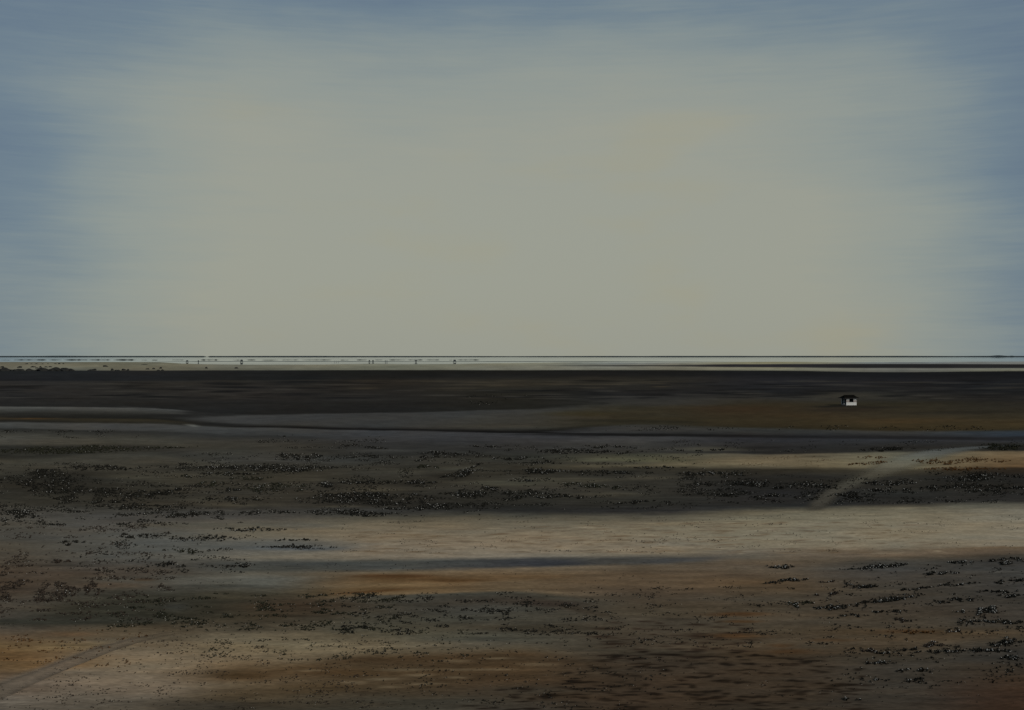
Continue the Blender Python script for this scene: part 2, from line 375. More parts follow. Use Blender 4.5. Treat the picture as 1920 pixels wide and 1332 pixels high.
stain_or_shade(880, 1145, 120, 9, (62, 61, 57), 0.45)
stain_or_shade(1030, 1133, 70, 6, (44, 37, 32), 0.7)
stain_or_shade(1090, 1145, 50, 5, (44, 38, 31), 0.6, 0.22)
stain_or_shade(1010, 1178, 110, 7, (46, 42, 34), 0.7)
stain_or_shade(850, 1192, 150, 10, (62, 62, 54), 0.5)
stain_or_shade(100, 1246, 120, 10, (94, 73, 48), 0.6, -0.06)
stain_or_shade(130, 1214, 100, 7, (104, 88, 62), 0.6, -0.04)
stain_or_shade(130, 1190, 50, 5, (80, 62, 45), 0.5)
stain_or_shade(10, 1232, 60, 9, (86, 67, 45), 0.55)
stain_or_shade(260, 1243, 90, 14, (114, 99, 78), 0.5)
stain_or_shade(590, 1216, 140, 12, (106, 96, 76), 0.5)
stain_or_shade(455, 1263, 64, 9, (60, 46, 30), 0.9)
stain_or_shade(640, 1260, 90, 8, (62, 48, 32), 0.8)
stain_or_shade(590, 1288, 120, 8, (62, 51, 36), 0.6)
stain_or_shade(400, 1322, 140, 9, (48, 43, 36), 0.7)
stain_or_shade(800, 1315, 190, 14, (52, 51, 45), 0.6)
stain_or_shade(1000, 1295, 100, 8, (52, 49, 42), 0.5)
stain_or_shade(190, 1300, 90, 9, (82, 76, 67), 0.5)
stain_or_shade(120, 1285, 60, 5, (80, 72, 63), 0.4)
for c in ((855, 1240, 34, 2.8), (865, 1257, 40, 2.6), (927, 1256, 42, 2.4), (760, 1256, 56, 3), (785, 1266, 30, 2.6), (855, 1271, 24, 2.4),
          (715, 1273, 30, 2.4), (660, 1279, 28, 2.8), (795, 1282, 36, 2.6), (735, 1287, 30, 2.4), (1005, 1247, 40, 3), (580, 1256, 30, 2.2), (930, 1236, 30, 2)):
    stain_or_shade(*c, (92, 80, 62), 0.75)
for c in ((1385, 1151, 58, 4), (1390, 1165, 40, 3), (1375, 1192, 56, 5), (1480, 1222, 44, 5), (1466, 1210, 26, 4), (1560, 1200, 50, 3.4), (1700, 1184, 60, 5)):
    stain_or_shade(*c, (64, 44, 26), 0.75)
stain_or_shade(1590, 1205, 130, 5, (74, 65, 53), 0.5)
stain_or_shade(1750, 1196, 120, 6, (72, 60, 46), 0.5)
stain_or_shade(1790, 1120, 160, 30, (50, 49, 47), 0.4)
stain_or_shade(1860, 1300, 130, 25, (50, 37, 29), 0.5)
stain_or_shade(1660, 1300, 130, 20, (52, 50, 46), 0.4)
for c in ((380, 936, 60, 4), (330, 985, 110, 5), (250, 896, 60, 5), (700, 918, 60, 4), (1150, 927, 70, 4), (1230, 896, 50, 3.5), (640, 950, 60, 3), (560, 900, 60, 3), (1040, 897, 70, 3), (450, 947, 60, 3.4), (760, 886, 60, 3)):
    stain_or_shade(*c, (72, 68, 58), 0.65)
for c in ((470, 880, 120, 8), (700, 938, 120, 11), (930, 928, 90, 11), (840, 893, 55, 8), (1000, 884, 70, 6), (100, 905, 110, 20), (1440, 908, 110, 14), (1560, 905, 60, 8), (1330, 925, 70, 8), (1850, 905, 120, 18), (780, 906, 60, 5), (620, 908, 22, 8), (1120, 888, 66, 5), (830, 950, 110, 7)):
    stain_or_shade(*c, (37, 35, 31), 0.6)  # darkening painted into the soil colour beneath the plant clumps
stain_or_shade(1750, 1150, 280, 110, (58, 51, 42), 0.4)
stain_or_shade(1330, 1270, 330, 70, (56, 46, 36), 0.4)
stain_or_shade(300, 1150, 250, 20, (43, 42, 35), 0.5)
stain_or_shade(560, 1140, 100, 16, (52, 43, 34), 0.5)
stain_or_shade(1650, 1000, 400, 36, (120, 107, 87), 0.35)
rr = random.Random(5)
for i in range(330):      # ripple troughs in the brown mud of the foreground
    x = rr.uniform(880, 1620); y = rr.uniform(1222, 1335)
    if y < 1222 + (1180 - x) * 0.30 or y < 1222 + (x - 1380) * 0.12: continue
    stain_or_shade(x, y, rr.choice([rr.uniform(6, 15), rr.uniform(10, 24)]), rr.uniform(1.0, 2.1), rr.choice([(24, 19, 14), (27, 21, 16), (23, 19, 15)]), rr.uniform(0.7, 1.0), rr.uniform(-0.05, 0.03))
for i in range(60):
    x = rr.uniform(1120, 1420); y = rr.uniform(1165, 1240)
    stain_or_shade(x, y, rr.uniform(8, 24), rr.uniform(1.0, 2.0), (36, 28, 22), rr.uniform(0.5, 0.95), rr.uniform(-0.05, 0.03))
for i in range(520):      # faint ripple crests and troughs across the pale sand
    x = rr.uniform(640, 1760); y = rr.uniform(978, 1038)
    if y < 985 - (x - 1100) * 0.03: continue
    stain_or_shade(x, y, rr.uniform(6, 24), rr.uniform(0.8, 1.2), rr.choice([(84, 68, 50), (90, 77, 60), (96, 82, 66), (86, 75, 60), (124, 112, 92)]), rr.uniform(0.35, 0.75), rr.uniform(-0.04, 0.01))
for i in range(260):      # weed lines far out on the dark mud
    x = rr.uniform(-100, 2000); y = rr.uniform(714, 748)
    pale = 620 < x < 1260 and y < 732 and rr.random() < 0.55
    stain_or_shade(x, y, rr.uniform(14, 60), rr.uniform(0.7, 1.7), (60, 54, 44) if pale else rr.choice([(24, 23, 22), (23, 23, 23), (55, 52, 47)]), rr.uniform(0.4, 0.85), rr.uniform(-0.006, 0.006))
for i in range(260):      # wet streaks over the middle and near mud
    x = rr.uniform(-150, 2080); y = rr.choice([rr.uniform(826, 960), rr.uniform(1060, 1335)])
    k = rr.choice([0.8, 0.86, 1.12, 1.18])
    P.append((x, y, rr.uniform(25, 90), rr.uniform(1.0, 3.2), rr.uniform(-0.03, 0.015), k, rr.uniform(0.4, 0.9), 1.2))


def soil(PX, PY):
    """dry-soil colour on the image pixel grid (PX columns, PY rows)"""
    nx, ny = len(PX), len(PY)
    f = np.clip(PX / 240.0, 0, 7.9999); i = f.astype(int); t = f - i; t = t * t * (3 - 2 * t)
    LY = np.array([s[0] for s in S]); LC = np.array([s[1] for s in S])          # (k,9) (k,9,3)
    out = np.zeros((ny, nx, 3))
    GX, GY = np.meshgrid(PX, PY)
    far = np.clip((GY - 690) / 200, 0.12, 1)
    WY = GY + far * (5.0 * fbm(GX / 170, GY / 30, 3, 3) + 3.4 * fbm(GX / 36, GY / 5, 8, 3))
    for c in range(nx):
        ky = LY[:, i[c]] * (1 - t[c]) + LY[:, i[c] + 1] * t[c]
        ky = np.maximum.accumulate(ky + np.arange(len(ky)) * 1e-4)
        kc = LC[:, i[c]] * (1 - t[c]) + LC[:, i[c] + 1] * t[c]
        for ch in range(3):
            out[:, c, ch] = np.interp(WY[:, c], ky, kc[:, ch])
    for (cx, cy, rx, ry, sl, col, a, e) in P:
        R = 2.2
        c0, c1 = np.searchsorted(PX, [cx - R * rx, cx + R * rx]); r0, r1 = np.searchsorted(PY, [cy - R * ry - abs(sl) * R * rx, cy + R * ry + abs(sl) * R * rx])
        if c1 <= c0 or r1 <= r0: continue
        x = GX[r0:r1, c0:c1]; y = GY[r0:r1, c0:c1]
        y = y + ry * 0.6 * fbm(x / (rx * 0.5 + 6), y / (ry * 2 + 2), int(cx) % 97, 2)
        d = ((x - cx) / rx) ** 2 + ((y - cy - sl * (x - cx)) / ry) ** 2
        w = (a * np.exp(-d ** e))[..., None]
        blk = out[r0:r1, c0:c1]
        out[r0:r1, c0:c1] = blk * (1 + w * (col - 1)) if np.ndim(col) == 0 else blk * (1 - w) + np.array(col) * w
    # streaks drawn out along the shore, the same at every scale
    out *= (1 + (0.20 * fbm(GX / 80, GY / 4.0, 21, 4) + 0.16 * fbm(GX / 18, GY / 2.4, 37, 3)) * (1 - 0.5 * np.exp(-((GY - 1005) / 34) ** 4)))[..., None]
    near = np.clip((GY - 1060) / 60, 0, 1)[..., None]; out *= 1 + near * np.array([0.02, 0.0, -0.03]); mid = (np.clip((GY - 826) / 10, 0, 1) * np.clip((960 - GY) / 14, 0, 1))[..., None]; out *= 1 + mid * np.array([-0.11, -0.12, -0.15])
    warm = fbm(GX / 140, GY / 12, 57, 3)
    out *= 1 + warm[..., None] * np.array([0.07, 0.0, -0.08])
    far_dark = np.clip((870 - GY) / 60, 0, 1)[..., None]; out *= 1 - 0.07 * far_dark * (GY[..., None] > 694)
    return np.clip(out, 12, 255)


PX = np.concatenate([np.arange(-640, -24, 8.0), np.arange(-24, 1944, 3.0), np.arange(1944, 2568, 8.0)])
PY = np.concatenate([[668.25, 669, 670.5, 672.5, 675, 677], np.arange(678, 724, 0.7), np.arange(724, 830, 1.0), np.arange(830, 1345, 1.15), np.linspace(1350, 1700, 22), [1900, 2300, 3000]])
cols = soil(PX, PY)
ny, nx = len(PY), len(PX)
Yd = EYE * F / (PY - HY)
GX = ((PX[None, :] - CX) / F) * Yd[:, None]
GYY = np.repeat(Yd[:, None], nx, 1)
xtra = [(6.0, 1.0), (0.0, 1.2), (-400.0, 8.0)]                # behind the eye the sheet runs on
for yy, k in xtra:
    GX = np.vstack([GX, GX[-1:] * k]); GYY = np.vstack([GYY, np.full((1, nx), yy)]); cols = np.concatenate([cols, cols[-1:]])
GZ = relief(GX, GYY)
R = ny + len(xtra)
idx = np.arange(R * nx).reshape(R, nx)
Q = np.stack([idx[1:, :-1], idx[1:, 1:], idx[:-1, 1:], idx[:-1, :-1]], -1).reshape(-1, 4)
ground = fast_mesh('ground', np.stack([GX, GYY, GZ], -1).reshape(-1, 3), Q, M_GROUND)
ground.data.polygons.foreach_set('use_smooth', [True] * len(ground.data.polygons))
attr = ground.data.color_attributes.new('soil', 'FLOAT_COLOR', 'POINT')
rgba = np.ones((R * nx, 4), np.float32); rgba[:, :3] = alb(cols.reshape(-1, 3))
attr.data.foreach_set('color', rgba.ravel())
tag(ground, 'tidal flats of dark mud and pale sand in long bands', kind='structure')


def gz(x, y): return float(relief(np.array([x]), np.array([y]))[0])


# ------------------------------------------------------------------ tracks
def strip(name, pts, prof, label):
    """pts: (px, py, half along image x, half along image y, colour); prof: (offset, shade, alpha) across"""
    V, C, n = [], [], len(prof)
    fine = []
    for a, b in zip(pts[:-1], pts[1:]):
        for k in range(12):
            t = k / 12; fine.append([a[j] + (b[j] - a[j]) * t for j in range(4)] + [np.array(a[4]) * (1 - t) + np.array(b[4]) * t])
    fine.append(list(pts[-1][:4]) + [np.array(pts[-1][4])])
    for i, (px, py, hx, hy, c) in enumerate(fine):
        endf = min(1, i / 8, (len(fine) - 1 - i) / 24)
        for (o, sh, al) in prof:
            w = 1 + 0.25 * float(fbm(np.array(px / 22.0 + o * 3), np.array(py / 6.0), 5, 2))
            p = at(px + hx * o * w, py + hy * o * w)
            V.append((p.x, p.y, gz(p.x, p.y) + 0.012))
            s = sh * (1 + 0.16 * float(fbm(np.array(px / 12.0), np.array(py / 2.5 + o * 9), 77, 3)))
            C.append((*alb(np.array(c) * s), al * endf))
    fs = [(r * n + k, r * n + k + 1, (r + 1) * n + k + 1, (r + 1) * n + k) for r in range(len(fine) - 1) for k in range(n - 1)]
    o = mesh_obj(name, V, fs, M_PATH, smooth=True)
    a = o.data.color_attributes.new('soil', 'FLOAT_COLOR', 'POINT'); a.data.foreach_set('color', np.array(C, np.float32).ravel())
    tag(o, label, kind='structure')


soft = [(-1, 1, 0), (-.8, 1, .12), (-.55, 1, .42), (-.3, 1.02, .75), (0, 1, .85), (.3, 1.0, .75), (.55, 1, .42), (.8, 1, .12), (1, 1, 0)]
strip('path', [(1525, 962, 22, 0, (66, 62, 54)), (1538, 943, 30, 0, (65, 61, 53)), (1560, 924, 33, 0, (67, 63, 55)), (1598, 906, 40, 0, (68, 65, 56)), (1648, 888, 52, 0, (76, 71, 59)),
               (1682, 872, 66, 0, (102, 97, 82)), (1710, 860, 70, 0, (99, 98, 86)), (1745, 851, 70, 0, (88, 88, 82)), (1790, 843, 60, 0, (74, 75, 71)), (1840, 838, 52, 0, (68, 69, 67)), (1890, 835, 46, 0, (60, 61, 59)), (1950, 833, 40, 0, (52, 52, 51))],
      soft, 'pale path winding over the dark plant-covered mud')
strip('track', [(-130, 1348, 0, 24, (98, 88, 76)), (-60, 1319, 0, 22, (98, 88, 76)), (0, 1294, 0, 20, (98, 88, 75)), (60, 1269, 0, 17, (99, 88, 75)), (120, 1245, 0, 14, (99, 88, 75)),
                (180, 1223, 0, 11, (98, 87, 73)), (240, 1205, 0, 8, (93, 82, 68)), (300, 1191, 0, 5, (84, 74, 60)), (360, 1183, 0, 3, (74, 66, 54))],
      [(-1, 1.05, 0), (-.72, 1.05, .3), (-.56, .93, .6), (-.44, .80, .75), (-.30, .92, .65), (.0, 1.04, .55), (.4, 1.0, .6), (.66, .93, .65), (.84, .82, .75), (1.0, 1.0, .0)],
      'brown wheel track with two ruts across the sand')

# ------------------------------------------------------------------ sea
shore = [(-700, 679.2), (0, 679.0), (180, 679.1), (300, 679.4), (340, 682.0), (380, 683.2), (470, 684.0), (600, 683.8), (700, 682.4), (760, 683.2), (860, 682.8), (950, 681.2),
         (1080, 679.6), (1200, 680.4), (1330, 679.4), (1480, 678.6), (1560, 679.4), (1700, 679.0), (1850, 678.2), (2600, 678.6)]
xs = np.arange(-700, 2601, 10.0)
sy = np.interp(xs, [s[0] for s in shore], [s[1] for s in shore]) + 0.5 * fbm(xs / 60, xs * 0, 3, 3)
V = []
for px, py in zip(xs, sy):
    p = at(px, py); V.append((p.x, p.y, 0.03))
n = len(xs)
for px in xs: V.append(((px - CX) / F * 60000, 60000, 0.03))
sea = mesh_obj('sea', V, [(i, i + 1, n + i + 1, n + i) for i in range(n - 1)], M_SEA)
tag(sea, 'pale calm shallow sea along the horizon', kind='structure')


def ridge(name, x0, x1, py, hfun, depth_m, mat, seed, step=1.5, zbase=0.0, rag=0.5):
    """a low long ridge of ground or rock lying along one image row, with rounded flanks"""
    V = []; fs = []
    k = max(5, int((x1 - x0) / step))
    Y = EYE * F / (py - HY)
    prof = [(-1, 0), (-.7, .45), (-.3, .9), (0, 1), (.4, .85), (.8, .4), (1, 0)]
    m = len(prof)
    for i in range(k + 1):
        px = x0 + (x1 - x0) * i / k
        h = hfun(px, i / k)
        for j, (o, s) in enumerate(prof):
            w = 1 + rag * float(vnoise(np.array(px * .4 + j * 7), np.array(seed * 1.7), seed))
            V.append(((px - CX) / F * Y, Y + o * depth_m * w * (0.25 + 0.75 * min(1, h)), zbase - 0.15 + (h + 0.15) * s * (1 - 0.25 * w * abs(o))))
    for i in range(k):
        for j in range(m - 1): fs.append((i * m + j, (i + 1) * m + j, (i + 1) * m + j + 1, i * m + j + 1))
    fs.append(tuple(range(m))); fs.append(tuple(k * m + j for j in range(m - 1, -1, -1)))
    return mesh_obj(name, V, fs, mat)


FARPY = HY + EYE * F / 24000.0
hump = lambda p, c, w, h: h * math.exp(-((p - c) / w) ** 2)
far_h = lambda p, t: (17 + 5 * float(fbm(np.array(p / 60.0), np.array(1.0), 9, 3)) + hump(p, 1872, 12, 13) + hump(p, 1897, 3, 6) + hump(p, 115, 30, 7) - hump(p, 960, 150, 4)) * min(1, max(0.02, abs(p - 388) - 3) / 2.0)
a = ridge('far_shore', -900, 385, FARPY, far_h, 150, M_FAR, 3, 1.5, rag=0)
tag(a, 'thin dark far shore on the horizon left of the gap', kind='structure')
a = ridge('far_shore', 391, 2900, FARPY, far_h, 150, M_FAR, 4, 1.5, rag=0)
tag(a, 'thin dark far shore on the horizon right of the gap', kind='structure')
a = ridge('sand_bar', 250, 1390, 678.4, lambda p, t: 0.75 * min(1, t * 8, (1 - t) * 5) * (0.75 + 0.5 * float(vnoise(np.array(p / 25.0), np.array(0.), 2))), 8, M_SPIT, 6, 4)
tag(a, 'thin grey sand bar across the shallow water', kind='structure')

# reefs in the water
REEFS = [
    (0, 20, .9, 'two thin dark reef streaks at the left edge of the pale water'),
    (26, 88, 2.6, 'long lumpy dark reef in the pale water, leftmost of the big ones'),
    (90, 117, 1.8, 'jagged dark reef in the pale water straight above the upper row of shore rocks'),
    (119, 165, 2.4, 'dark lumpy reef in the pale water right above the end of the big shore rocks'),
    (166, 208, 2.6, 'dark humped reef in the pale water above the lone peaked shore rock'),
    (212, 256, 2.6, 'three dark humps of reef tailing off to a thin line at right'),
    (264, 276, .8, 'short faint reef streak just right of the tailing humped reef'),
    (284, 296, 1.0, 'short faint reef streak midway between humped reef and first stilted hut'),
    (322, 345, 1.2, 'low dark reef at the left side of the first stilted hut'),
    (376, 412, 1.9, 'low broken dark reef in the water below the gap in the far shore'),
    (436, 450, 1.0, 'short dark reef streak touching the left side of the round-topped hut'),
    (462, 480, 1.2, 'short dark reef streak right of the round-topped stilted hut'),
    (491, 522, 1.1, 'faint dark reef, first one right of the round-topped hut streak'),
    (528, 560, 1.2, 'faint spotted reef in the water, middle one between two stilted huts'),
    (565, 622, 1.4, 'long faint dark reef ending left of the three pale posts'),
    (638, 654, 1.1, 'short faint reef just right of the three pale posts'),
    (668, 689, 1.5, 'dark reef tapering into the left one of the twin stilted huts'),
    (703, 718, 1.2, 'small dark reef between the twin huts and the pair of posts'),
    (729, 760, 1.3, 'thin straight dark reef right of the pair of posts'),
    (763, 793, 1.5, 'dark reef line lying behind the flat-topped beacon'),
    (798, 824, 1.8, 'dark humped reef right of the flat-topped beacon'),
    (841, 848, 1.0, 'tiny dark reef touching the left side of the boxy hut'),
    (857, 899, 1.6, 'dark low reef right of the boxy hut, last along the water'),
]
for i, (x0, x1, h, lab) in enumerate(REEFS):
    hf = lambda p, t, h=h, i=i: h * (1.0 if h > 1.7 else 1.2) * (0.3 + 1.1 * float(vnoise(np.array(p / 4.5), np.array(i * 3.1), 40 + i)) ** 1.6) * min(1, 0.15 + t * 5, 0.15 + (1 - t) * 5)
    o = ridge('reef', x0, x1, 675.3 + (0.3 if h < 1.2 else 0), hf, 6, M_REEF, 50 + i, 1.2)
    tag(o, lab, 'reef', 'dark reefs along the pale water')


# rocks on the shore
def rock(px, py, w, h, lab, seed):
    p = at(px, py); k = EYE / (py - HY)                       # metres per image pixel there
    bm = bmesh.new(); bmesh.ops.create_icosphere(bm, subdivisions=3, radius=1.0)
    r = random.Random(seed); ph = [r.uniform(0, 9) for _ in range(4)]; lean = r.uniform(-.35, .35)
    for v in bm.verts:
        q = v.co.copy()
        d = 1 + 0.30 * math.sin(q.x * 2.6 + ph[0]) * math.cos(q.y * 2.1 + ph[1]) + 0.16 * math.sin(q.x * 6.1 + ph[2]) * math.cos(q.z * 5 + ph[3])
        z = max(q.z, -0.15) * d
        v.co = Vector(((q.x * d + lean * z) * w * k * 0.5, q.y * d * w * k * 0.5, z * h * k))
    me = bpy.data.meshes.new('shore_rock'); bm.to_mesh(me); bm.free(); me.materials.append(M_ROCK)
    o = bpy.data.objects.new('shore_rock', me); COL.objects.link(o); o.location = (p.x, p.y, gz(p.x, p.y))
    tag(o, lab, 'rock', 'dark rocks along the shore')


ORD = ['leftmost', 'second from left', 'third from left', 'fourth from left', 'fifth from left', 'sixth from left', 'seventh from left', 'eighth from left', 'ninth from left', 'tenth from left']
for i, (x, w, h) in enumerate([(50, 5, 1.6), (59, 5, .8), (68, 5, .9), (79.5, 4, 1.0), (90, 3, .9), (104, 4, 1.4), (111, 5, 2.0), (119, 4, 1.4)]):
    rock(x, 683 - 0.1 * i % .3, w, h, 'small dark rock on pale sand nearest the water, %s of its row' % ORD[i], 100 + i)
for i, (x, y, w, h) in enumerate([(4, 689.6, 7, 2.6), (37, 690, 8, 2.8), (62, 689, 9, 2.4), (68, 691.2, 6, 1.8), (76, 689.2, 6, 2.2), (86, 689, 6, 1.8), (94, 688.8, 6, 2.0)]):
    rock(x, y, w, h, 'dark rounded rock midway on the pale sand strip, %s of the middle row' % ORD[i], 120 + i)
for i, (x, y, w, h) in enumerate([(9, 696, 24, 5.5), (25, 696, 12, 3.6), (35, 696, 18, 4.6), (56, 696, 14, 4), (69, 696, 14, 3.0), (83, 696, 22, 5.4), (102, 696, 24, 5.6), (120, 696, 22, 6.2), (134, 696, 14, 4.4)]):
    rock(x, y, w, h, 'large dark boulder at the upper edge of the black mud, %s of them' % ORD[i], 140 + i)
for i, (x, y, w, h, lab) in enumerate([
    (198, 688, 9, 2.8, 'lone peaked dark rock with a low tail on pale sand beside a puddle'),
    (170, 695.5, 10, 2.4, 'flat dark rock at the black mud edge, just left of a taller pointed one'),
    (176, 695, 7, 3.2, 'pointed dark rock at the black mud edge, right of a flat one'),
    (211, 695, 6, 3.4, 'narrow tall dark rock at the mud edge below the lone peaked rock'),
    (221, 695.5, 9, 2.0, 'low flat dark rock at the mud edge between tall neighbours'),
    (232.5, 695, 7, 3.6, 'tall dark rock at the mud edge, left one of a touching pair'),
    (239, 695.4, 6, 3.0, 'lower dark rock at the mud edge, right one of a touching pair'),
    (270, 684, 12, .9, 'very low flat dark rock high on the sand, alone near the water'),
    (276, 693, 6, 2.2, 'small dark rock, leftmost of five loose rocks on bare sand'),
    (288, 692.5, 5, 2.4, 'small dark rock, upright, second of the five loose rocks on bare sand'),
    (301, 691.5, 6, 2.6, 'dark capped rock, highest of the five loose rocks on bare sand'),
    (297, 695.4, 6, 2.2, 'dark rock at the mud edge, left of the lowest two of five loose rocks'),
    (304.5, 695.4, 6, 2.2, 'dark rock at the mud edge, right of the lowest two of five loose rocks'),
    (387, 691.3, 6, 2.6, 'solitary small dark rock on the sand below the gap in the far shore'),
    (443, 691.3, 6, 2.6, 'solitary small dark rock on the sand below the round-topped stilted hut')]):
    rock(x, y, w, h, lab, 170 + i)


# stilted marks standing in the shallows
def stilted(name, px, lab, cat, build, rz=0.0):
    p = at(px, 679.3); r = empty(name, (p.x, p.y, 0.0), rz)
    build(r); tag(r, lab, cat, 'stilted marks in the shallows')


K = EYE / 11.3       # metres per image pixel at that distance


def legs(r, w, d, h, rad=0.25, cross=True):
    for sx in (-1, 1):
        for sy in (-1, 1):
            b = MB(); b.tube((sx * w * .62, sy * d * .62, -.4), (sx * w * .5, sy * d * .5, h), rad * 1.1, rad); b.build('leg', M_STILT, r)
    if cross:
        b = MB(); b.tube((-w * .58, -d * .58, h * .25), (w * .52, -d * .52, h * .9), rad * .5); b.build('brace', M_STILT, r)


def cabin(w, d, h0, h1, round_top=False):
    def f(r):
        legs(r, w, d, h0)
        b = MB(); b.box(-w * .62, w * .62, -d * .62, d * .62, h0, h0 + .25); b.build('platform', M_STILT, r)
        b = MB(); b.box(-w * .5, w * .5, -d * .5, d * .5, h0 + .25, h1); b.build('cabin', M_STILT, r, 0.05)
        b = MB()
        if round_top:
            n = 8; vs = []
            for sy in (-1, 1):
                for i in range(n + 1):
                    a = math.pi * i / n; vs.append((-math.cos(a) * w * .55, sy * d * .55, h1 + math.sin(a) * w * .45))
            fs = [(i, i + 1, n + 2 + i, n + 1 + i) for i in range(n)] + [tuple(range(n, -1, -1)), tuple(range(n + 1, 2 * n + 2)), (0, n + 1, 2 * n + 1, n)]
            b.add(vs, fs)
        else:
            b.add([(-w * .58, -d * .58, h1), (w * .58, -d * .58, h1), (w * .58, d * .58, h1), (-w * .58, d * .58, h1), (-w * .3, 0, h1 + .8), (w * .3, 0, h1 + .8)],
                  [(3, 2, 1, 0), (0, 1, 5, 4), (2, 3, 4, 5), (1, 2, 5), (3, 0, 4)])
        b.build('roof', M_STILT, r)
    return f


def beacon(topw, toph, h, rad=.35):
    def f(r):
        b = MB(); b.tube((0, 0, -.4), (0, 0, h), rad * 1.2, rad); b.build('pole', M_STILT, r)
        b = MB(); b.tube((-.6 * rad - .5, 0, 0), (0, 0, h * .6), .14); b.tube((.6 * rad + .5, 0, 0), (0, 0, h * .6), .14); b.build('brace', M_STILT, r)
        b = MB(); b.tube((0, 0, h), (0, 0, h + toph * .5), topw * .35, topw * .5, 10); b.tube((0, 0, h + toph * .5), (0, 0, h + toph), topw * .5, topw * .3, 10)
        b.build('topmark', M_STILT, r)
    return f


def flat_beacon(r):
    b = MB(); b.tube((0, 0, -.4), (0, 0, 3.4 * 1), 1.1, 1.5, 10); b.build('pole', M_STILT, r)
    b = MB(); b.box(-4.4, 4.4, -2, 2, 3.4, 4.0); b.build('platform', M_STILT, r, .05)
    b = MB(); b.box(-1.7, 1.7, -1.2, 1.2, 4.0, 4.9); b.build('cabin', M_STILT, r, .05)


def post(px, h, rad, mat, lab):
    p = at(px, 679.3); b = MB()
    b.tube((0, 0, -.4), (.08, 0, h * .8), rad * 1.2, rad); b.tube((.08, 0, h * .8), (.1, .05, h), rad * 1.15, rad * .8)
    o = b.build('mooring_post', mat); o.location = (p.x, p.y, 0)
    tag(o, lab, 'post', 'posts in the shallows')


stilted('stilt_hut', 351, 'small dark hut on stilts in the water, leftmost of all', 'stilt hut', cabin(4.2, 3.4, 1.5, 3.6))
stilted('beacon', 372, 'dark ball-topped beacon pole right of the leftmost stilted hut', 'beacon', beacon(3.4, 2.8, 1.5, .55))
stilted('stilt_hut', 453, 'round-topped dark hut on stilts in the water', 'stilt hut', cabin(5.0, 3.6, 1.4, 3.8, True))
for px, h, lab in ((627.6, 3.6, 'left one of three faint pale posts in the shallow water'), (631.0, 3.3, 'middle one of three faint pale posts in the shallow water'), (634.2, 3.6, 'right one of three faint pale posts in the shallow water')):
    post(px, h, .32, M_SPIT, lab)
stilted('stilt_hut', 692.6, 'narrow dark stilted hut in the water, left of the twin huts', 'stilt hut', cabin(2.8, 2.6, 1.3, 4.2))
stilted('stilt_hut', 699.4, 'narrow dark stilted hut in the water, right of the twin huts', 'stilt hut', cabin(3.0, 2.6, 1.3, 4.0))
post(722.4, 5.0, .55, M_STILT, 'left one of a pair of thin dark posts in the shallow water')
post(725.6, 4.7, .55, M_STILT, 'right one of a pair of thin dark posts in the shallow water')
stilted('beacon', 780, 'dark flat-topped beacon on a thick stem in the water', 'beacon', flat_beacon)
stilted('stilt_hut', 852.5, 'boxy dark hut on tapering stilts, rightmost in the water', 'stilt hut', cabin(5.6, 4.0, 1.7, 4.9))


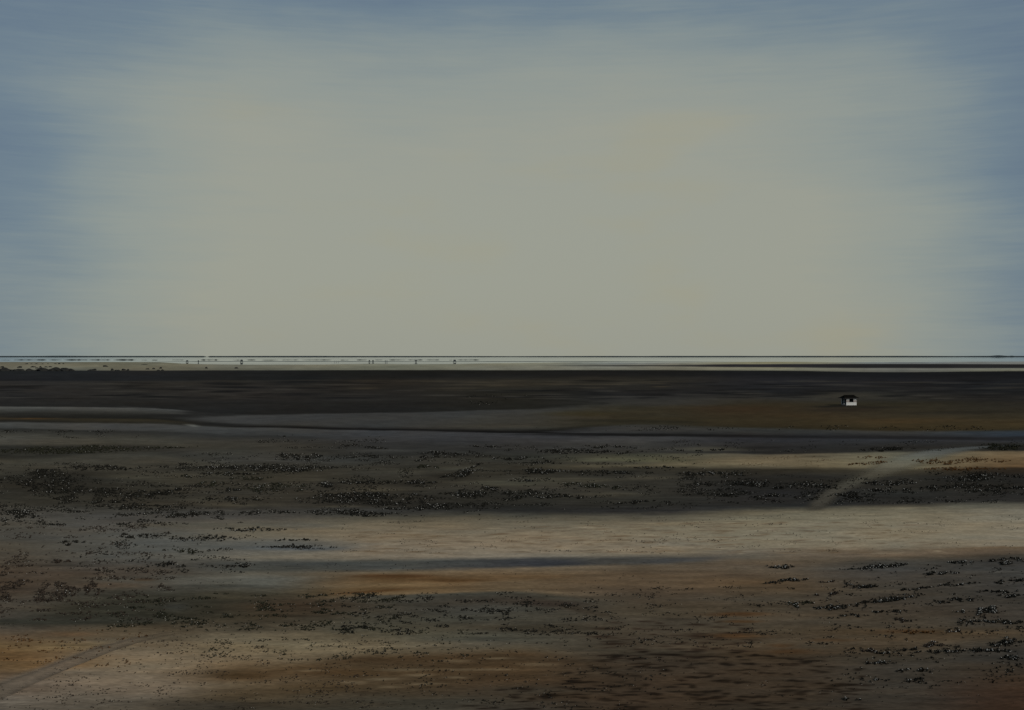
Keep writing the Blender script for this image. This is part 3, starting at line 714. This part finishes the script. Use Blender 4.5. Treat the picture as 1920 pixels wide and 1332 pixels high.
# ------------------------------------------------------------------ the white hut
def hut():
    k = EYE / 92.0
    p = at(1596.5, 760.6)
    W, D, H = 3.05, 3.2, 2.12
    r = empty('beach_hut', (p.x, p.y, gz(p.x, p.y)), math.radians(8))
    tag(r, 'small white hut with dark hipped roof alone on the brown flats', 'hut')
    # local: x along the front, y backwards from the front face
    x0, x1 = -W / 2, W / 2
    t = .12
    b = MB(); b.box(x0 - .08, x1 + .08, -.08, D + .08, -.25, .05); b.build('plinth', M_DARKW, r)
    b = MB(); b.box(x0, x1, 0, t, .05, .86); b.build('front_panel', M_WHITE, r, .01)
    b = MB(); b.box(x0 + .15, x1 - .15, -.03, -.002, .14, .20); b.box(x0 + .15, x1 - .15, -.03, -.002, .60, .64); b.build('rail', M_GREYP, r)
    b = MB(); b.box(x0 - .03, x1 + .03, -.05, t + .03, .86, .92); b.build('sill', M_WHITE, r, .01)
    for (a, c) in ((x0, x0 + .90), (x1 - .92, x1)):
        b = MB(); b.box(a, c, .002, t, .92, 1.46); b.build('lower_panel', M_GREYP, r)
        b = MB(); b.box(a, c, 0, t, 1.50, H); b.build('upper_panel', M_WHITE, r, .01)
        b = MB(); b.box(a, c, -.015, t, 1.46, 1.50); b.build('trim', M_DARKW, r)
    for yy in (.05, 1.45, D - .17):
        b = MB(); b.box(x0 - .01, x0 + .13, yy + .08, yy + .2, .32, H); b.build('post', M_WHITE if yy > 1 else M_DARKW, r)
    b = MB(); b.box(x0, x0 + .1, .25, D - .2, .05, .32); b.build('side_panel', M_GREYP, r)
    b = MB(); b.box(x0 + .05, x0 + .1, .33, 1.4, .32, 1.2); b.box(x0 + .05, x0 + .1, 1.72, D - .2, .32, H); b.build('side_wall', M_DARKW, r)
    b = MB(); b.box(x1 - .1, x1, t + .002, D, .05, H); b.build('side_wall', M_WHITE, r)
    b = MB(); b.box(x0 + .14, x1 - .102, D - .12, D, .05, H); b.build('rear_wall', M_DARKW, r)
    b = MB(); b.box(x0 + .2, x1 - .15, 1.5, 1.58, .05, H); b.build('inner_wall', M_DARKW, r)
    # hipped roof, slightly hollow slopes, dark eaves board
    e = .52
    ring = [(1.0, 0.0), (.80, .22), (.62, .50), (.0, .0)]
    cxm, cym = 0, D / 2
    ax, ay = W / 2 + e + .25, D / 2 + e
    rh = 1.0
    loops = []
    for f, z in ((1.0, 0), (.86, .20), (.72, .52), (.63, .80)):
        # towards a ridge of half length ax*.6
        hx = ax * f + (ax * .02); hy = ay * ((f - .63) / .37) + 0.02
        loops.append([(cxm - hx, cym - hy, H + z * rh), (cxm + hx, cym - hy, H + z * rh), (cxm + hx, cym + hy, H + z * rh), (cxm - hx, cym + hy, H + z * rh)])
    vs = [v for l in loops for v in l]; fs = [(3, 2, 1, 0)]
    for i in range(3):
        for j in range(4): fs.append((i * 4 + j, i * 4 + (j + 1) % 4, i * 4 + 4 + (j + 1) % 4, i * 4 + 4 + j))
    fs.append((12, 13, 14, 15))
    rf = mesh_obj('roof', vs, fs, M_ROOF, r)
    b = MB(); b.tube((-ax * .64, cym, H + .80 * rh), (ax * .64, cym, H + .80 * rh), .05); b.build('ridge_cap', M_ROOF, rf)
    b = MB(); hx, hy = ax * 1.02, ay + .02
    for (a, c, d, g) in ((-hx, hx, -hy - .03, -hy), (-hx, hx, hy, hy + .03), (-hx - .03, -hx, -hy, hy), (hx, hx + .03, -hy, hy)):
        b.box(a, c, cym + d, cym + g, H - .09, H + .02)
    b.build('eaves_board', M_DARKW, rf)


hut()


# ------------------------------------------------------------------ plants
def tufts(pts, size, rnd, up=1.0):
    """pts: (n,3) tuft bases; returns V,Q of ragged leaf clusters, seven pointed leaves each"""
    n = len(pts)
    k = 7
    base = np.repeat(pts, k, 0); sz = np.repeat(size, k)
    m = n * k
    ang = rnd.uniform(0, 2 * np.pi, m); tilt = rnd.uniform(0.1, 1.25, m); ln = sz * rnd.uniform(.45, 1.1, m); wd = ln * rnd.uniform(.28, .55, m)
    d = np.stack([np.cos(ang) * np.sin(tilt), np.sin(ang) * np.sin(tilt), np.cos(tilt) * up], -1)
    s = np.stack([-np.sin(ang), np.cos(ang), rnd.uniform(-.4, .4, m)], -1)
    off = rnd.normal(0, .30, (m, 3)) * sz[:, None]; off[:, 2] = np.abs(off[:, 2]) * .5
    b = base + off
    mid = b + d * (ln * .55)[:, None]
    V = np.stack([b - np.array([0, 0, .02]), mid + s * wd[:, None], b + d * ln[:, None], mid - s * wd[:, None]], 1).reshape(-1, 3)
    Q = np.arange(m * 4).reshape(m, 4)
    return V, Q


OV = np.array([(1, 0, 0), (0, 1, 0), (-1, 0, 0), (0, -1, 0), (0, 0, 1), (0, 0, -1)], float)
OF = np.array([(0, 1, 4), (1, 2, 4), (2, 3, 4), (3, 0, 4), (1, 0, 5), (2, 1, 5), (3, 2, 5), (0, 3, 5)])


def beads(pts, rad):
    n = len(pts)
    V = (pts[:, None, :] + OV[None] * rad[:, None, None]).reshape(-1, 3)
    Q = (OF[None] + (np.arange(n) * 6)[:, None, None]).reshape(-1, 3)
    return V, Q


def ground_pts(px, py):
    Y = EYE * F / (py - HY); X = (px - CX) / F * Y
    return np.stack([X, Y, relief(X, Y)], -1)


def metres_per_px(py): return EYE / (py - HY)          # metres per image pixel at an image row


def scatter_ellipse(cx, cy, rx, ry, slope, n, rnd):
    """ragged drift: several runs of plants strung along the drift, thick in the middle"""
    runs = max(4, int(rx / 4))
    rc = rnd.uniform(-1, 1, runs); rl = rnd.uniform(.08, .34, runs); ro = rnd.normal(0, .40, runs)
    if ry > 9: ro = rnd.uniform(-.95, .95, runs)
    w = (1.05 - np.abs(rc)) ** .8; w /= w.sum()
    a = rnd.choice(runs, n, p=w)
    u = rc[a] + rnd.normal(0, 1, n) * rl[a] * .6
    lim = np.sqrt(np.clip(1.05 - u ** 2, .03, 1))
    v = np.clip(ro[a] + rnd.normal(0, .22, n), -1, 1) * lim
    x = cx + u * rx
    y = cy + v * ry + slope * (x - cx)
    return x, y


FOL = {'d': (M_FOL, M_DOT), 'g': (M_FOLG, M_DOT), 'b': (M_FOLB, M_DOT), 'r': (M_FOLR, M_DOTR)}


def clump(cx, cy, rx, ry, kind, dens, dots, lab, slope=0.0, size=1.0):
    rnd = np.random.default_rng(int(cx * 13 + cy * 7))
    px_metres = metres_per_px(cy)
    ts = (2.3 + 1.5 * np.clip((cy - 840) / 420, 0, 1)) * size             # tuft, in image pixels
    n = int(max(12, dens * math.pi * rx * max(ry, 2) / (ts * ts) * 1.25))
    x, y = scatter_ellipse(cx, cy, rx, ry, slope, n, rnd)
    pts = ground_pts(x, y)
    V, Q = tufts(pts, ts * px_metres * rnd.uniform(.55, 1.2, n), rnd)
    c = ground_pts(np.array([cx]), np.array([cy]))[0]
    fol, dot = FOL[kind]
    root = empty('marsh_plant', tuple(c))
    o = fast_mesh('foliage', V - c, Q, fol, root)
    if dots:
        nd = max(3, int(n * dots * 1.3))
        j = rnd.choice(n, nd); p = pts[j] + np.stack([rnd.normal(0, .4, nd), rnd.normal(-.3, .4, nd), rnd.uniform(.35, .95, nd)], -1) * (ts * px_metres)
        V, Q = beads(p, ts * px_metres * rnd.uniform(.16, .42, nd))
        fast_mesh('blossoms', V - c, Q, dot, root)
    tag(root, lab, 'plant clump', 'low plant clumps on the flats')


CL = [
    # cx, cy, rx, ry, kind, density, dots, label, slope
    (140, 844, 185, 7, 'g', 1.2, .02, 'long dark weed bank at the left edge below the grey channel', -.02),
    (85, 903, 85, 22, 'd', .7, .05, 'broad thick plant patch at the left edge, largest of the left mud'),
    (190, 930, 100, 14, 'd', .7, .05, 'wide dark patch joining the right underside of the broad left-edge patch'),
    (195, 878, 75, 6, 'd', .8, .03, 'thin brown-grey plant row on the mud above the broad left patch'),
    (300, 925, 45, 9, 'd', 1.0, .04, 'dense low patch left of a dark rounded hummock on the left mud'),
    (326, 917, 13, 7, 'd', 1.6, .03, 'dark rounded hummock standing up on the left mud'),
    (32, 970, 36, 13, 'd', .9, .12, 'dark patch at the left edge below the broad plant patch'),
    (250, 950, 75, 6, 'd', .8, .06, 'loose dark row below the dark rounded hummock'),
    (330, 966, 95, 6, 'd', .8, .12, 'long dotted row at the lower rim of the left mud'),
    (557, 856, 58, 8, 'd', .7, .12, 'peaked loose clump alone on grey mud, uppermost at left centre'),
    (505, 879, 128, 8, 'd', 1.1, .13, 'long dense black belt with pale flecks at left centre'),
    (432, 889, 56, 4, 'd', 1.0, .14, 'short fleck-dotted row under the left half of the long black belt'),
    (352, 893, 13, 2.6, 'g', 1.2, .05, 'tiny olive tuft row alone left of the fleck-dotted row'),
    (393, 908, 28, 6, 'g', .9, .10, 'small two-tier clump beneath the tiny olive tuft row'),
    (470, 898, 46, 4, 'g', .7, .06, 'thin olive row beneath the long black belt'),
    (620, 906, 18, 10, 'd', 1.2, .12, 'steep cone-shaped dark mound right of left centre'),
    (530, 916, 62, 10, 'g', .7, .12, 'scattered olive patch left of the cone-shaped dark mound'),
    (440, 920, 26, 5, 'd', 1.1, .08, 'twin-humped small clump left of the scattered olive patch'),
    (440, 936, 70, 6, 'd', .6, .10, 'broken dark row beneath the twin-humped small clump'),
    (700, 937, 125, 12, 'd', 1.15, .10, 'large black belt with a looped right end, left of the sand bank'),
    (665, 963, 85, 6, 'd', .9, .10, 'ragged dark row right on the upper rim of the pale sand'),
    (505, 962, 55, 4, 'd', .7, .10, 'short row left of the ragged row on the sand rim'),
    (470, 993, 66, 4.5, 'd', .7, .16, 'curved dotted row at the left tip of the pale sand bank'),
    (390, 1011, 72, 5, 'd', .55, .12, 'sparse dotted row on grey wet mud left of the pale sand'),
    (570, 1026, 80, 4, 'd', .8, .12, 'dark row on a blue-grey wet patch ending in a spike', 0.0),
    (545, 1014, 48, 3, 'd', .6, .12, 'short row above the spike-ended dark row'),
    (345, 1034, 46, 5, 'g', .6, .10, 'greenish row on grey mud, middle left'),
    (258, 1008, 46, 7, 'd', .55, .08, 'loose greyish patch on the left mud above the greenish row'),
    (325, 1060, 34, 8, 'd', .7, .08, 'two-peaked dark clump on grey mud beside the rust-brown left ground'),
    (460, 1061, 34, 5, 'd', .9, .10, 'dark clump at the left tip of the blue-grey wet strip'),
    (135, 1018, 22, 6, 'd', .8, .06, 'small dark clump on the left mud beside a bare dark streak'),
    (110, 1052, 24, 6, 'b', .8, .04, 'small brown clump above the broad brown bushes at left'),
    (65, 1108, 80, 20, 'b', .6, .03, 'broad reddish-brown bush patch at the left edge'),
    (165, 1102, 30, 16, 'b', .5, .03, 'loose brown spray right of the broad reddish-brown patch'),
    (683, 839, 44, 5, 'd', .6, .08, 'faint dark row just below the black channel line at centre left', .08),
    (912, 838, 26, 3, 'd', .9, .14, 'small fleck-dotted row highest on the centre mud', .04),
    (840, 851, 56, 5, 'd', .9, .10, 'dark low clump row above a pale lens of mud at centre'),
    (795, 861, 28, 5, 'd', .9, .12, 'fleck-dotted clump joining the lower left of the centre row', -.15),
    (705, 858, 60, 3, 'd', .7, .08, 'thin straight row left of the centre row'),
    (805, 877, 28, 5, 'g', .9, .10, 'olive clump at the left end of the pale lens of mud'),
    (850, 893, 50, 8, 'd', 1.2, .12, 'slanting black belt climbing to the right beneath the pale lens', -.25),
    (908, 868, 26, 4, 'd', .8, .14, 'short slanting row above the end of the slanting black belt', -.35),
    (775, 906, 55, 5, 'd', .9, .12, 'dotted row meeting the foot of the slanting black belt'),
    (685, 906, 42, 5, 'd', .9, .10, 'dark row between the cone-shaped mound and the dotted row'),
    (975, 861, 42, 4, 'd', .8, .08, 'small dark row right of the short slanting row'),
    (1025, 869, 34, 4, 'd', .8, .10, 'small row beneath the tip of the greenish sand streak'),
    (1055, 846, 62, 6, 'd', .7, .08, 'loose wide row above the greenish sand streak'),
    (1135, 838, 36, 3.5, 'd', 1.0, .10, 'peaked small clump highest at centre right'),
    (1140, 849, 46, 4, 'd', .8, .12, 'dotted row right above the greenish sand streak'),
    (1005, 884, 64, 6, 'd', 1.0, .12, 'dense fleck-dotted belt beneath the greenish sand streak, left half'),
    (1125, 888, 66, 5, 'd', .8, .08, 'less dense belt beneath the greenish sand streak, right half'),
    (985, 903, 36, 2.6, 'd', .8, .12, 'thin dotted row on the pale mud above the black arch'),
    (1112, 912, 58, 6, 'g', 1.1, .14, 'spindle-shaped olive belt with flecks right of the black arch', .05),
    (930, 926, 85, 11, 'd', 1.2, .08, 'big black arch-shaped mass just above the pale sand bank'),
    (820, 951, 100, 7, 'd', .8, .10, 'long row along the sand rim under the big black arch', -.06),
    (1060, 933, 52, 6, 'd', .8, .12, 'dotted row trailing right from the big black arch', .03),
    (1185, 942, 42, 5, 'd', .8, .10, 'dark row near the sand rim right of the trailing row', -.08),
    (1232, 878, 46, 2.6, 'd', .8, .10, 'thin dotted row along the lower rim of the upper sand strip'),
    (1355, 844, 24, 3, 'd', 1.0, .14, 'small black clump on a pale streak above the upper sand strip'),
    (1292, 846, 22, 2.4, 'd', .9, .10, 'tiny black clumps left of the small clump on the pale streak'),
    (1665, 844, 52, 4, 'd', 1.1, .02, 'solid dark row above the sand, left of the path top'),
    (1885, 838, 52, 7, 'g', 1.3, .01, 'large black mound at the right edge above the orange sand'),
    (1632, 869, 48, 3, 'r', .8, .15, 'rust-coloured row on the sand left of the pale path', -.05),
    (1640, 859, 28, 3, 'r', .6, .2, 'short rust-coloured row above the longer rusty one'),
    (1800, 865, 85, 7, 'r', .55, .12, 'broad rust-coloured patch on orange sand right of the path'),
    (1800, 880, 85, 3.5, 'r', .8, .10, 'rusty rim along the lower edge of the orange sand'),
    (1345, 891, 72, 6, 'd', .9, .14, 'fleck-dotted row beneath the upper sand strip, left of the path'),
    (1440, 909, 52, 9, 'd', 1.2, .12, 'dense blue-black patch, darkest in the mud left of the path'),
    (1525, 912, 52, 7, 'd', .9, .16, 'fleck-dotted patch touching the left side of the path'),
    (1350, 909, 62, 6, 'd', .7, .08, 'loose row left of the dense blue-black patch'),
    (1340, 927, 58, 7, 'd', .6, .10, 'loose brownish patch left and below of the blue-black patch'),
    (1460, 932, 62, 6, 'd', .7, .12, 'dotted row beneath the dense blue-black patch'),
    (1670, 906, 58, 5, 'd', .9, .16, 'fleck-dotted row right of the path, upper one'),
    (1672, 920, 52, 5, 'd', .8, .20, 'row with many pale flecks right of the path, lower one'),
    (1588, 931, 34, 5, 'd', .9, .08, 'small dark clump at the right foot of the path'),
    (1848, 896, 75, 9, 'd', .7, .22, 'patch with big pale blossoms at the right edge below the rusty rim'),
    (1830, 916, 95, 8, 'd', .8, .12, 'dark wide patch under the pale-blossomed one at the right edge'),
    # lower right
    (1466, 1063, 30, 5, 'd', 1.1, .25, 'small silver-flecked clump alone, leftmost on the brown ground'),
    (1643, 1064, 54, 7, 'd', 1.3, .25, 'long silver-flecked black clump slanting up to the right', -.08),
    (1803, 1055, 22, 6, 'd', 1.3, .25, 'round silver-flecked cushion right of the long slanting clump'),
    (1895, 1055, 42, 8, 'd', 1.3, .20, 'large silver-flecked clump at the right edge, uppermost'),
    (1480, 1090, 42, 5, 'd', 1.1, .15, 'slanting dark clump beneath the small alone silver-flecked one', -.10),
    (1550, 1092, 18, 4, 'b', .7, .15, 'small brownish scatter right of the slanting dark clump'),
    (1765, 1078, 38, 4.5, 'd', 1.2, .18, 'slender silver-flecked clump beneath the round cushion', -.05),
    (1612, 1100, 40, 5, 'd', .9, .15, 'arched dark clump on brown ground below the long slanting clump', .08),
    (1550, 1113, 22, 6, 'b', .8, .08, 'loose brown-black clump left of the arched dark clump', -.1),
    (1800, 1098, 34, 4.5, 'd', 1.1, .12, 'spindle-shaped black clump in the grey mud, below the slender one', -.06),
    (1872, 1093, 15, 4, 'd', 1.2, .10, 'small black cushion near the right edge beneath the uppermost large clump'),
    (1908, 1090, 16, 5, 'd', 1.2, .08, 'black cushion touching the right edge'),
    (1720, 1106, 32, 3.6, 'd', .9, .10, 'thin black row left of the spindle-shaped clump', -.10),
    (1868, 1111, 45, 4, 'd', .8, .10, 'broken black row beneath the small black cushion'),
    (1495, 1131, 30, 7, 'g', .9, .18, 'greenish bristly clump on the brown ground'),
    (1570, 1140, 46, 6, 'd', 1.0, .20, 'dark clump with reddish stems between green clump and slanting mass'),
    (1662, 1126, 66, 7, 'd', 1.25, .14, 'largest slanting black mass at lower right, pointing up right', -.13),
    (1600, 1154, 24, 3, 'd', .8, .15, 'thin row beneath the dark clump with reddish stems'),
    (1670, 1147, 36, 3, 'd', .8, .05, 'thin dark row under the largest slanting mass'),
    (1805, 1126, 28, 6, 'd', 1.0, .15, 'black tuft clump above the silver heap at lower right'),
    (1770, 1132, 11, 5, 'd', 1.0, .12, 'tiny upright clump left of the black tuft clump'),
    (1893, 1117, 26, 6, 'd', .9, .14, 'black wavy clump near the right edge', -.1),
    (1838, 1148, 46, 9, 'd', 1.1, .32, 'silver-speckled heap, most speckled of the lower right'),
    (1832, 1166, 40, 5, 'd', .9, .22, 'silver-speckled row under the silver heap'),
    (1895, 1167, 32, 6, 'd', 1.1, .10, 'flat black clump at the right edge below the heap'),
    (1690, 1162, 14, 5, 'b', 1.1, .12, 'small round brown-black clump on open brown ground'),
    (1700, 1186, 48, 4, 'r', .5, .18, 'rust-coloured scatter on the orange ground at lower right'),
    (1793, 1185, 24, 3, 'b', .6, .5, 'row of pale beads on the orange ground'),
    (1755, 1209, 34, 5, 'b', .9, .14, 'brown-black clump beneath the rust-coloured scatter'),
    (1715, 1218, 22, 4, 'd', 1.0, .06, 'little black clump left of the brown-black clump'),
    (1772, 1222, 60, 3.6, 'd', .9, .14, 'long thin dark row beneath the brown-black clump', -.02),
    (1885, 1204, 40, 9, 'd', .9, .16, 'dark tangled clump at the right edge, lower'),
    (1858, 1220, 50, 6, 'd', 1.0, .18, 'bristly dark row under the tangled right-edge clump'),
    (1632, 1221, 22, 5, 'b', .8, .30, 'small pale-flecked cushion on the lower brown ground'),
    (1660, 1226, 30, 2.6, 'd', .9, .18, 'thin row right beneath the pale-flecked cushion'),
    (1655, 1245, 34, 4, 'd', .9, .25, 'silvery clump with a dark streak on its left'),
    (1715, 1260, 36, 5, 'd', .8, .22, 'dotted clump right below the silvery clump'),
    (1893, 1232, 26, 5, 'd', 1.0, .25, 'lowest silver-flecked clump at the right edge'),
    (1727, 1279, 28, 6, 'd', .5, .14, 'sparse dark spray on grey mud, lowest at right'),
    (1655, 1276, 18, 3, 'd', .6, .35, 'little silvery tuft row on the dark rippled mud'),
    (1598, 1310, 16, 3.6, 'd', .6, .4, 'little silvery tuft at the bottom right of the ripples'),
]
for c in CL:
    clump(*c[:8], slope=c[8] if len(c) > 8 else 0.0)

# what nobody could count: sparse tufts, specks and shells strewn between the clumps
ZONES = [
    # x0, x1, y0, y1, n, kind, patchiness, size
    (0, 420, 868, 985, 2600, 'd', .07, .72), (330, 900, 850, 968, 2000, 'd', .06, .75), (880, 1320, 835, 955, 1300, 'd', .06, .75), (1260, 1920, 826, 848, 240, 'd', .05, .7),
    (1270, 1920, 884, 945, 1900, 'd', .07, .75), (0, 330, 985, 1165, 1500, 'b', .07, .72), (150, 480, 980, 1075, 600, 'd', .05, .7), (200, 760, 1112, 1185, 1600, 'g', .06, .7),
    (640, 1120, 1112, 1192, 1500, 'd', .06, .62), (380, 900, 1178, 1240, 520, 'g', .05, .55), (0, 280, 1180, 1250, 150, 'r', .06, .6), (100, 700, 1200, 1332, 700, 'b', .06, .5),
    (1100, 1560, 1100, 1215, 800, 'd', .05, .55), (1560, 1920, 1060, 1290, 800, 'd', .06, .7), (680, 1250, 1200, 1332, 420, 'd', .06, .6),
    (640, 1920, 965, 1040, 380, 'b', .03, .42), (640, 1920, 968, 1036, 420, 'd', .04, .42), (0, 760, 1195, 1332, 620, 'd', .09, .38), (760, 1920, 1180, 1332, 500, 'd', .09, .4), (0, 1920, 1050, 1200, 700, 'd', .08, .42), (1230, 1620, 856, 874, 120, 'r', .03, .5), (1000, 1920, 799, 808, 260, 'd', .06, .8), (860, 1000, 740, 758, 60, 'd', .05, .8), (480, 720, 816, 842, 260, 'd', .06, .7), (0, 260, 806, 822, 200, 'd', .04, .7),
]
acc = {'d': [], 'g': [], 'b': [], 'r': []}
shells = []
rnd = np.random.default_rng(77)
for (x0, x1, y0, y1, n, kind, pat, sz) in ZONES:
    x = rnd.uniform(x0, x1, n * 6); y = rnd.uniform(y0, y1, n * 6)
    d = fbm(x / 38, y / 6, int(x0) + 3, 3)
    keep = np.argsort(-(d + rnd.normal(0, pat, len(d))))[:n]
    x, y = x[keep], y[keep]
    pts = ground_pts(x, y); ts = (2.4 + 2.0 * np.clip((y - 840) / 420, 0, 1)) * sz * metres_per_px(y)
    acc[kind].append((pts, ts * rnd.uniform(.5, 1.15, n)))
    ns = n // 5
    j = rnd.choice(n, ns)
    shells.append((ground_pts(x[j] + rnd.normal(0, 3, ns), y[j] + rnd.normal(0, 1, ns)), ts[j] * rnd.uniform(.12, .3, ns)))
names = {'d': ('dark tiny plants strewn between the clumps', 'undergrowth'), 'g': ('greenish tiny plants strewn over the olive mud', 'undergrowth'),
         'b': ('brown tiny plants and weed scraps strewn over sand and mud', 'undergrowth'), 'r': ('rusty tiny plants strewn over the orange sand', 'undergrowth')}
for k, lst in acc.items():
    pts = np.concatenate([a for a, _ in lst]); ts = np.concatenate([b for _, b in lst])
    V, Q = tufts(pts, ts, rnd)
    o = fast_mesh('undergrowth', V, Q, FOL[k][0]); tag(o, names[k][0], kind='stuff')
pts = np.concatenate([a for a, _ in shells]); ts = np.concatenate([b for _, b in shells])
V, Q = beads(pts + np.stack([0 * ts, 0 * ts, ts * .4], -1), ts)
o = fast_mesh('pebbles', V, Q, M_SHELL); tag(o, 'pale shells and pebbles strewn over the flats', kind='stuff')

# ------------------------------------------------------------------ sky and light
SUN = Vector((0.66, -0.55, 0.46)).normalized()
sd = bpy.data.lights.new('sun', 'SUN'); sd.energy = 2.2; sd.angle = math.radians(2); sd.color = (1.0, 0.95, 0.87)
so = bpy.data.objects.new('sun', sd); COL.objects.link(so); so.rotation_euler = SUN.to_track_quat('Z', 'Y').to_euler()

w = bpy.data.worlds.new('World'); scene.world = w; w.use_nodes = True
nt = w.node_tree; nt.nodes.clear()
N, L = nt.nodes.new, nt.links.new


def math_node(op, a, b=None, c=None):
    n_ = N('ShaderNodeMath'); n_.operation = op
    for i, v in enumerate((a, b, c)):
        if v is None: continue
        if isinstance(v, (int, float)): n_.inputs[i].default_value = v
        else: L(v, n_.inputs[i])
    return n_.outputs[0]


def smooth(v, lo, hi, a=0.0, b=1.0):
    n_ = N('ShaderNodeMapRange'); n_.interpolation_type = 'SMOOTHSTEP'
    n_.inputs['From Min'].default_value = lo; n_.inputs['From Max'].default_value = hi; n_.inputs['To Min'].default_value = a; n_.inputs['To Max'].default_value = b
    L(v, n_.inputs['Value']); return n_.outputs[0]


def noise(vec, detail, rough=.5):
    n_ = N('ShaderNodeTexNoise'); n_.inputs['Scale'].default_value = 1; n_.inputs['Detail'].default_value = detail; n_.inputs['Roughness'].default_value = rough
    L(vec, n_.inputs['Vector']); return n_.outputs['Fac']


tc = N('ShaderNodeTexCoord'); sx = N('ShaderNodeSeparateXYZ'); L(tc.outputs['Generated'], sx.inputs[0])
az = math_node('DIVIDE', math_node('ARCTAN2', sx.outputs[0], sx.outputs[1]), math.radians(25))
el = math_node('DIVIDE', math_node('ARCSINE', sx.outputs[2]), math.radians(18))


def vec(kx, ky, ox=0.0):
    c = N('ShaderNodeCombineXYZ'); L(math_node('MULTIPLY_ADD', az, kx, ox), c.inputs[0]); L(math_node('MULTIPLY', el, ky), c.inputs[1]); return c.outputs[0]


big = noise(vec(1.3, 2.2, 3.1), 3); streak = noise(vec(3.0, 26, 9.0), 5, .6); fine = noise(vec(9, 110, 1.0), 4, .6); warm = noise(vec(2.2, 5.0, 17.0), 4)
mid = noise(vec(2.6, 6.5, 5.0), 4)
ra = math_node('POWER', math_node('ABSOLUTE', math_node('ADD', az, -0.01)), 4.5); rb = math_node('POWER', math_node('MAXIMUM', el, 0.0), 6.0)
t = smooth(math_node('POWER', math_node('ADD', ra, rb), 0.20), .50, 1.14, 1, 0)
t = math_node('MULTIPLY_ADD', smooth(el, 0.0, .6, 1, 0), 0.18, t)
t = math_node('MULTIPLY_ADD', math_node('ADD', mid, -.5), .38, t)
t = math_node('MULTIPLY_ADD', math_node('ADD', big, -.5), .50, t)
t = math_node('MULTIPLY_ADD', math_node('ADD', streak, -.5), .30, t)
t = math_node('MULTIPLY_ADD', math_node('ADD', fine, -.5), .16, t)
ramp = N('ShaderNodeValToRGB'); cr = ramp.color_ramp
stops = [(0.0, (104, 122, 139)), (.16, (114, 131, 143)), (.38, (133, 145, 147)), (.66, (148, 155, 149)), (1.0, (158, 160, 148))]
cr.elements[0].position = 0; cr.elements[1].position = 1
for p_, c_ in stops[1:-1]: cr.elements.new(p_)
for e_, (p_, c_) in zip(cr.elements, stops): e_.position = p_; e_.color = (*lin(c_), 1)
L(t, ramp.inputs[0])
wm = N('ShaderNodeMix'); wm.data_type = 'RGBA'
L(math_node('MULTIPLY', smooth(warm, .5, .72), math_node('MULTIPLY', smooth(t, .6, 1.0), .55)), wm.inputs['Factor'])
L(ramp.outputs[0], wm.inputs['A']); wm.inputs['B'].default_value = (*lin((162, 159, 138)), 1)
VEIL = N('ShaderNodeBackground'); L(wm.outputs['Result'], VEIL.inputs['Color']); VEIL.inputs['Strength'].default_value = 1.0
sky = N('ShaderNodeTexSky'); sky.sky_type = 'NISHITA'; sky.sun_disc = False
sky.sun_elevation = math.asin(SUN.z); sky.sun_rotation = math.atan2(SUN.x, SUN.y); sky.air_density = 1.2; sky.dust_density = 2.0
BLUE = N('ShaderNodeBackground'); L(sky.outputs[0], BLUE.inputs['Color']); BLUE.inputs['Strength'].default_value = 0.05
mx = N('ShaderNodeMixShader'); mx.inputs[0].default_value = 0.9          # a thin veil of high cloud covers most of the blue
L(BLUE.outputs[0], mx.inputs[1]); L(VEIL.outputs[0], mx.inputs[2])
wo = N('ShaderNodeOutputWorld'); L(mx.outputs[0], wo.inputs['Surface'])

# ------------------------------------------------------------------ camera
cd = bpy.data.cameras.new('camera'); cam = bpy.data.objects.new('camera', cd); COL.objects.link(cam)
cam.location = (0, 0, EYE); cam.rotation_euler = (math.radians(90), 0, 0)
cd.sensor_width = 36; cd.lens = 36 * F / 1920; cd.shift_y = (HY - 666) / 1920
cd.clip_start = 0.5; cd.clip_end = 150000
scene.camera = cam
scene.view_settings.view_transform = 'Standard'; scene.view_settings.look = 'None'; scene.view_settings.exposure = 0; scene.view_settings.gamma = 1
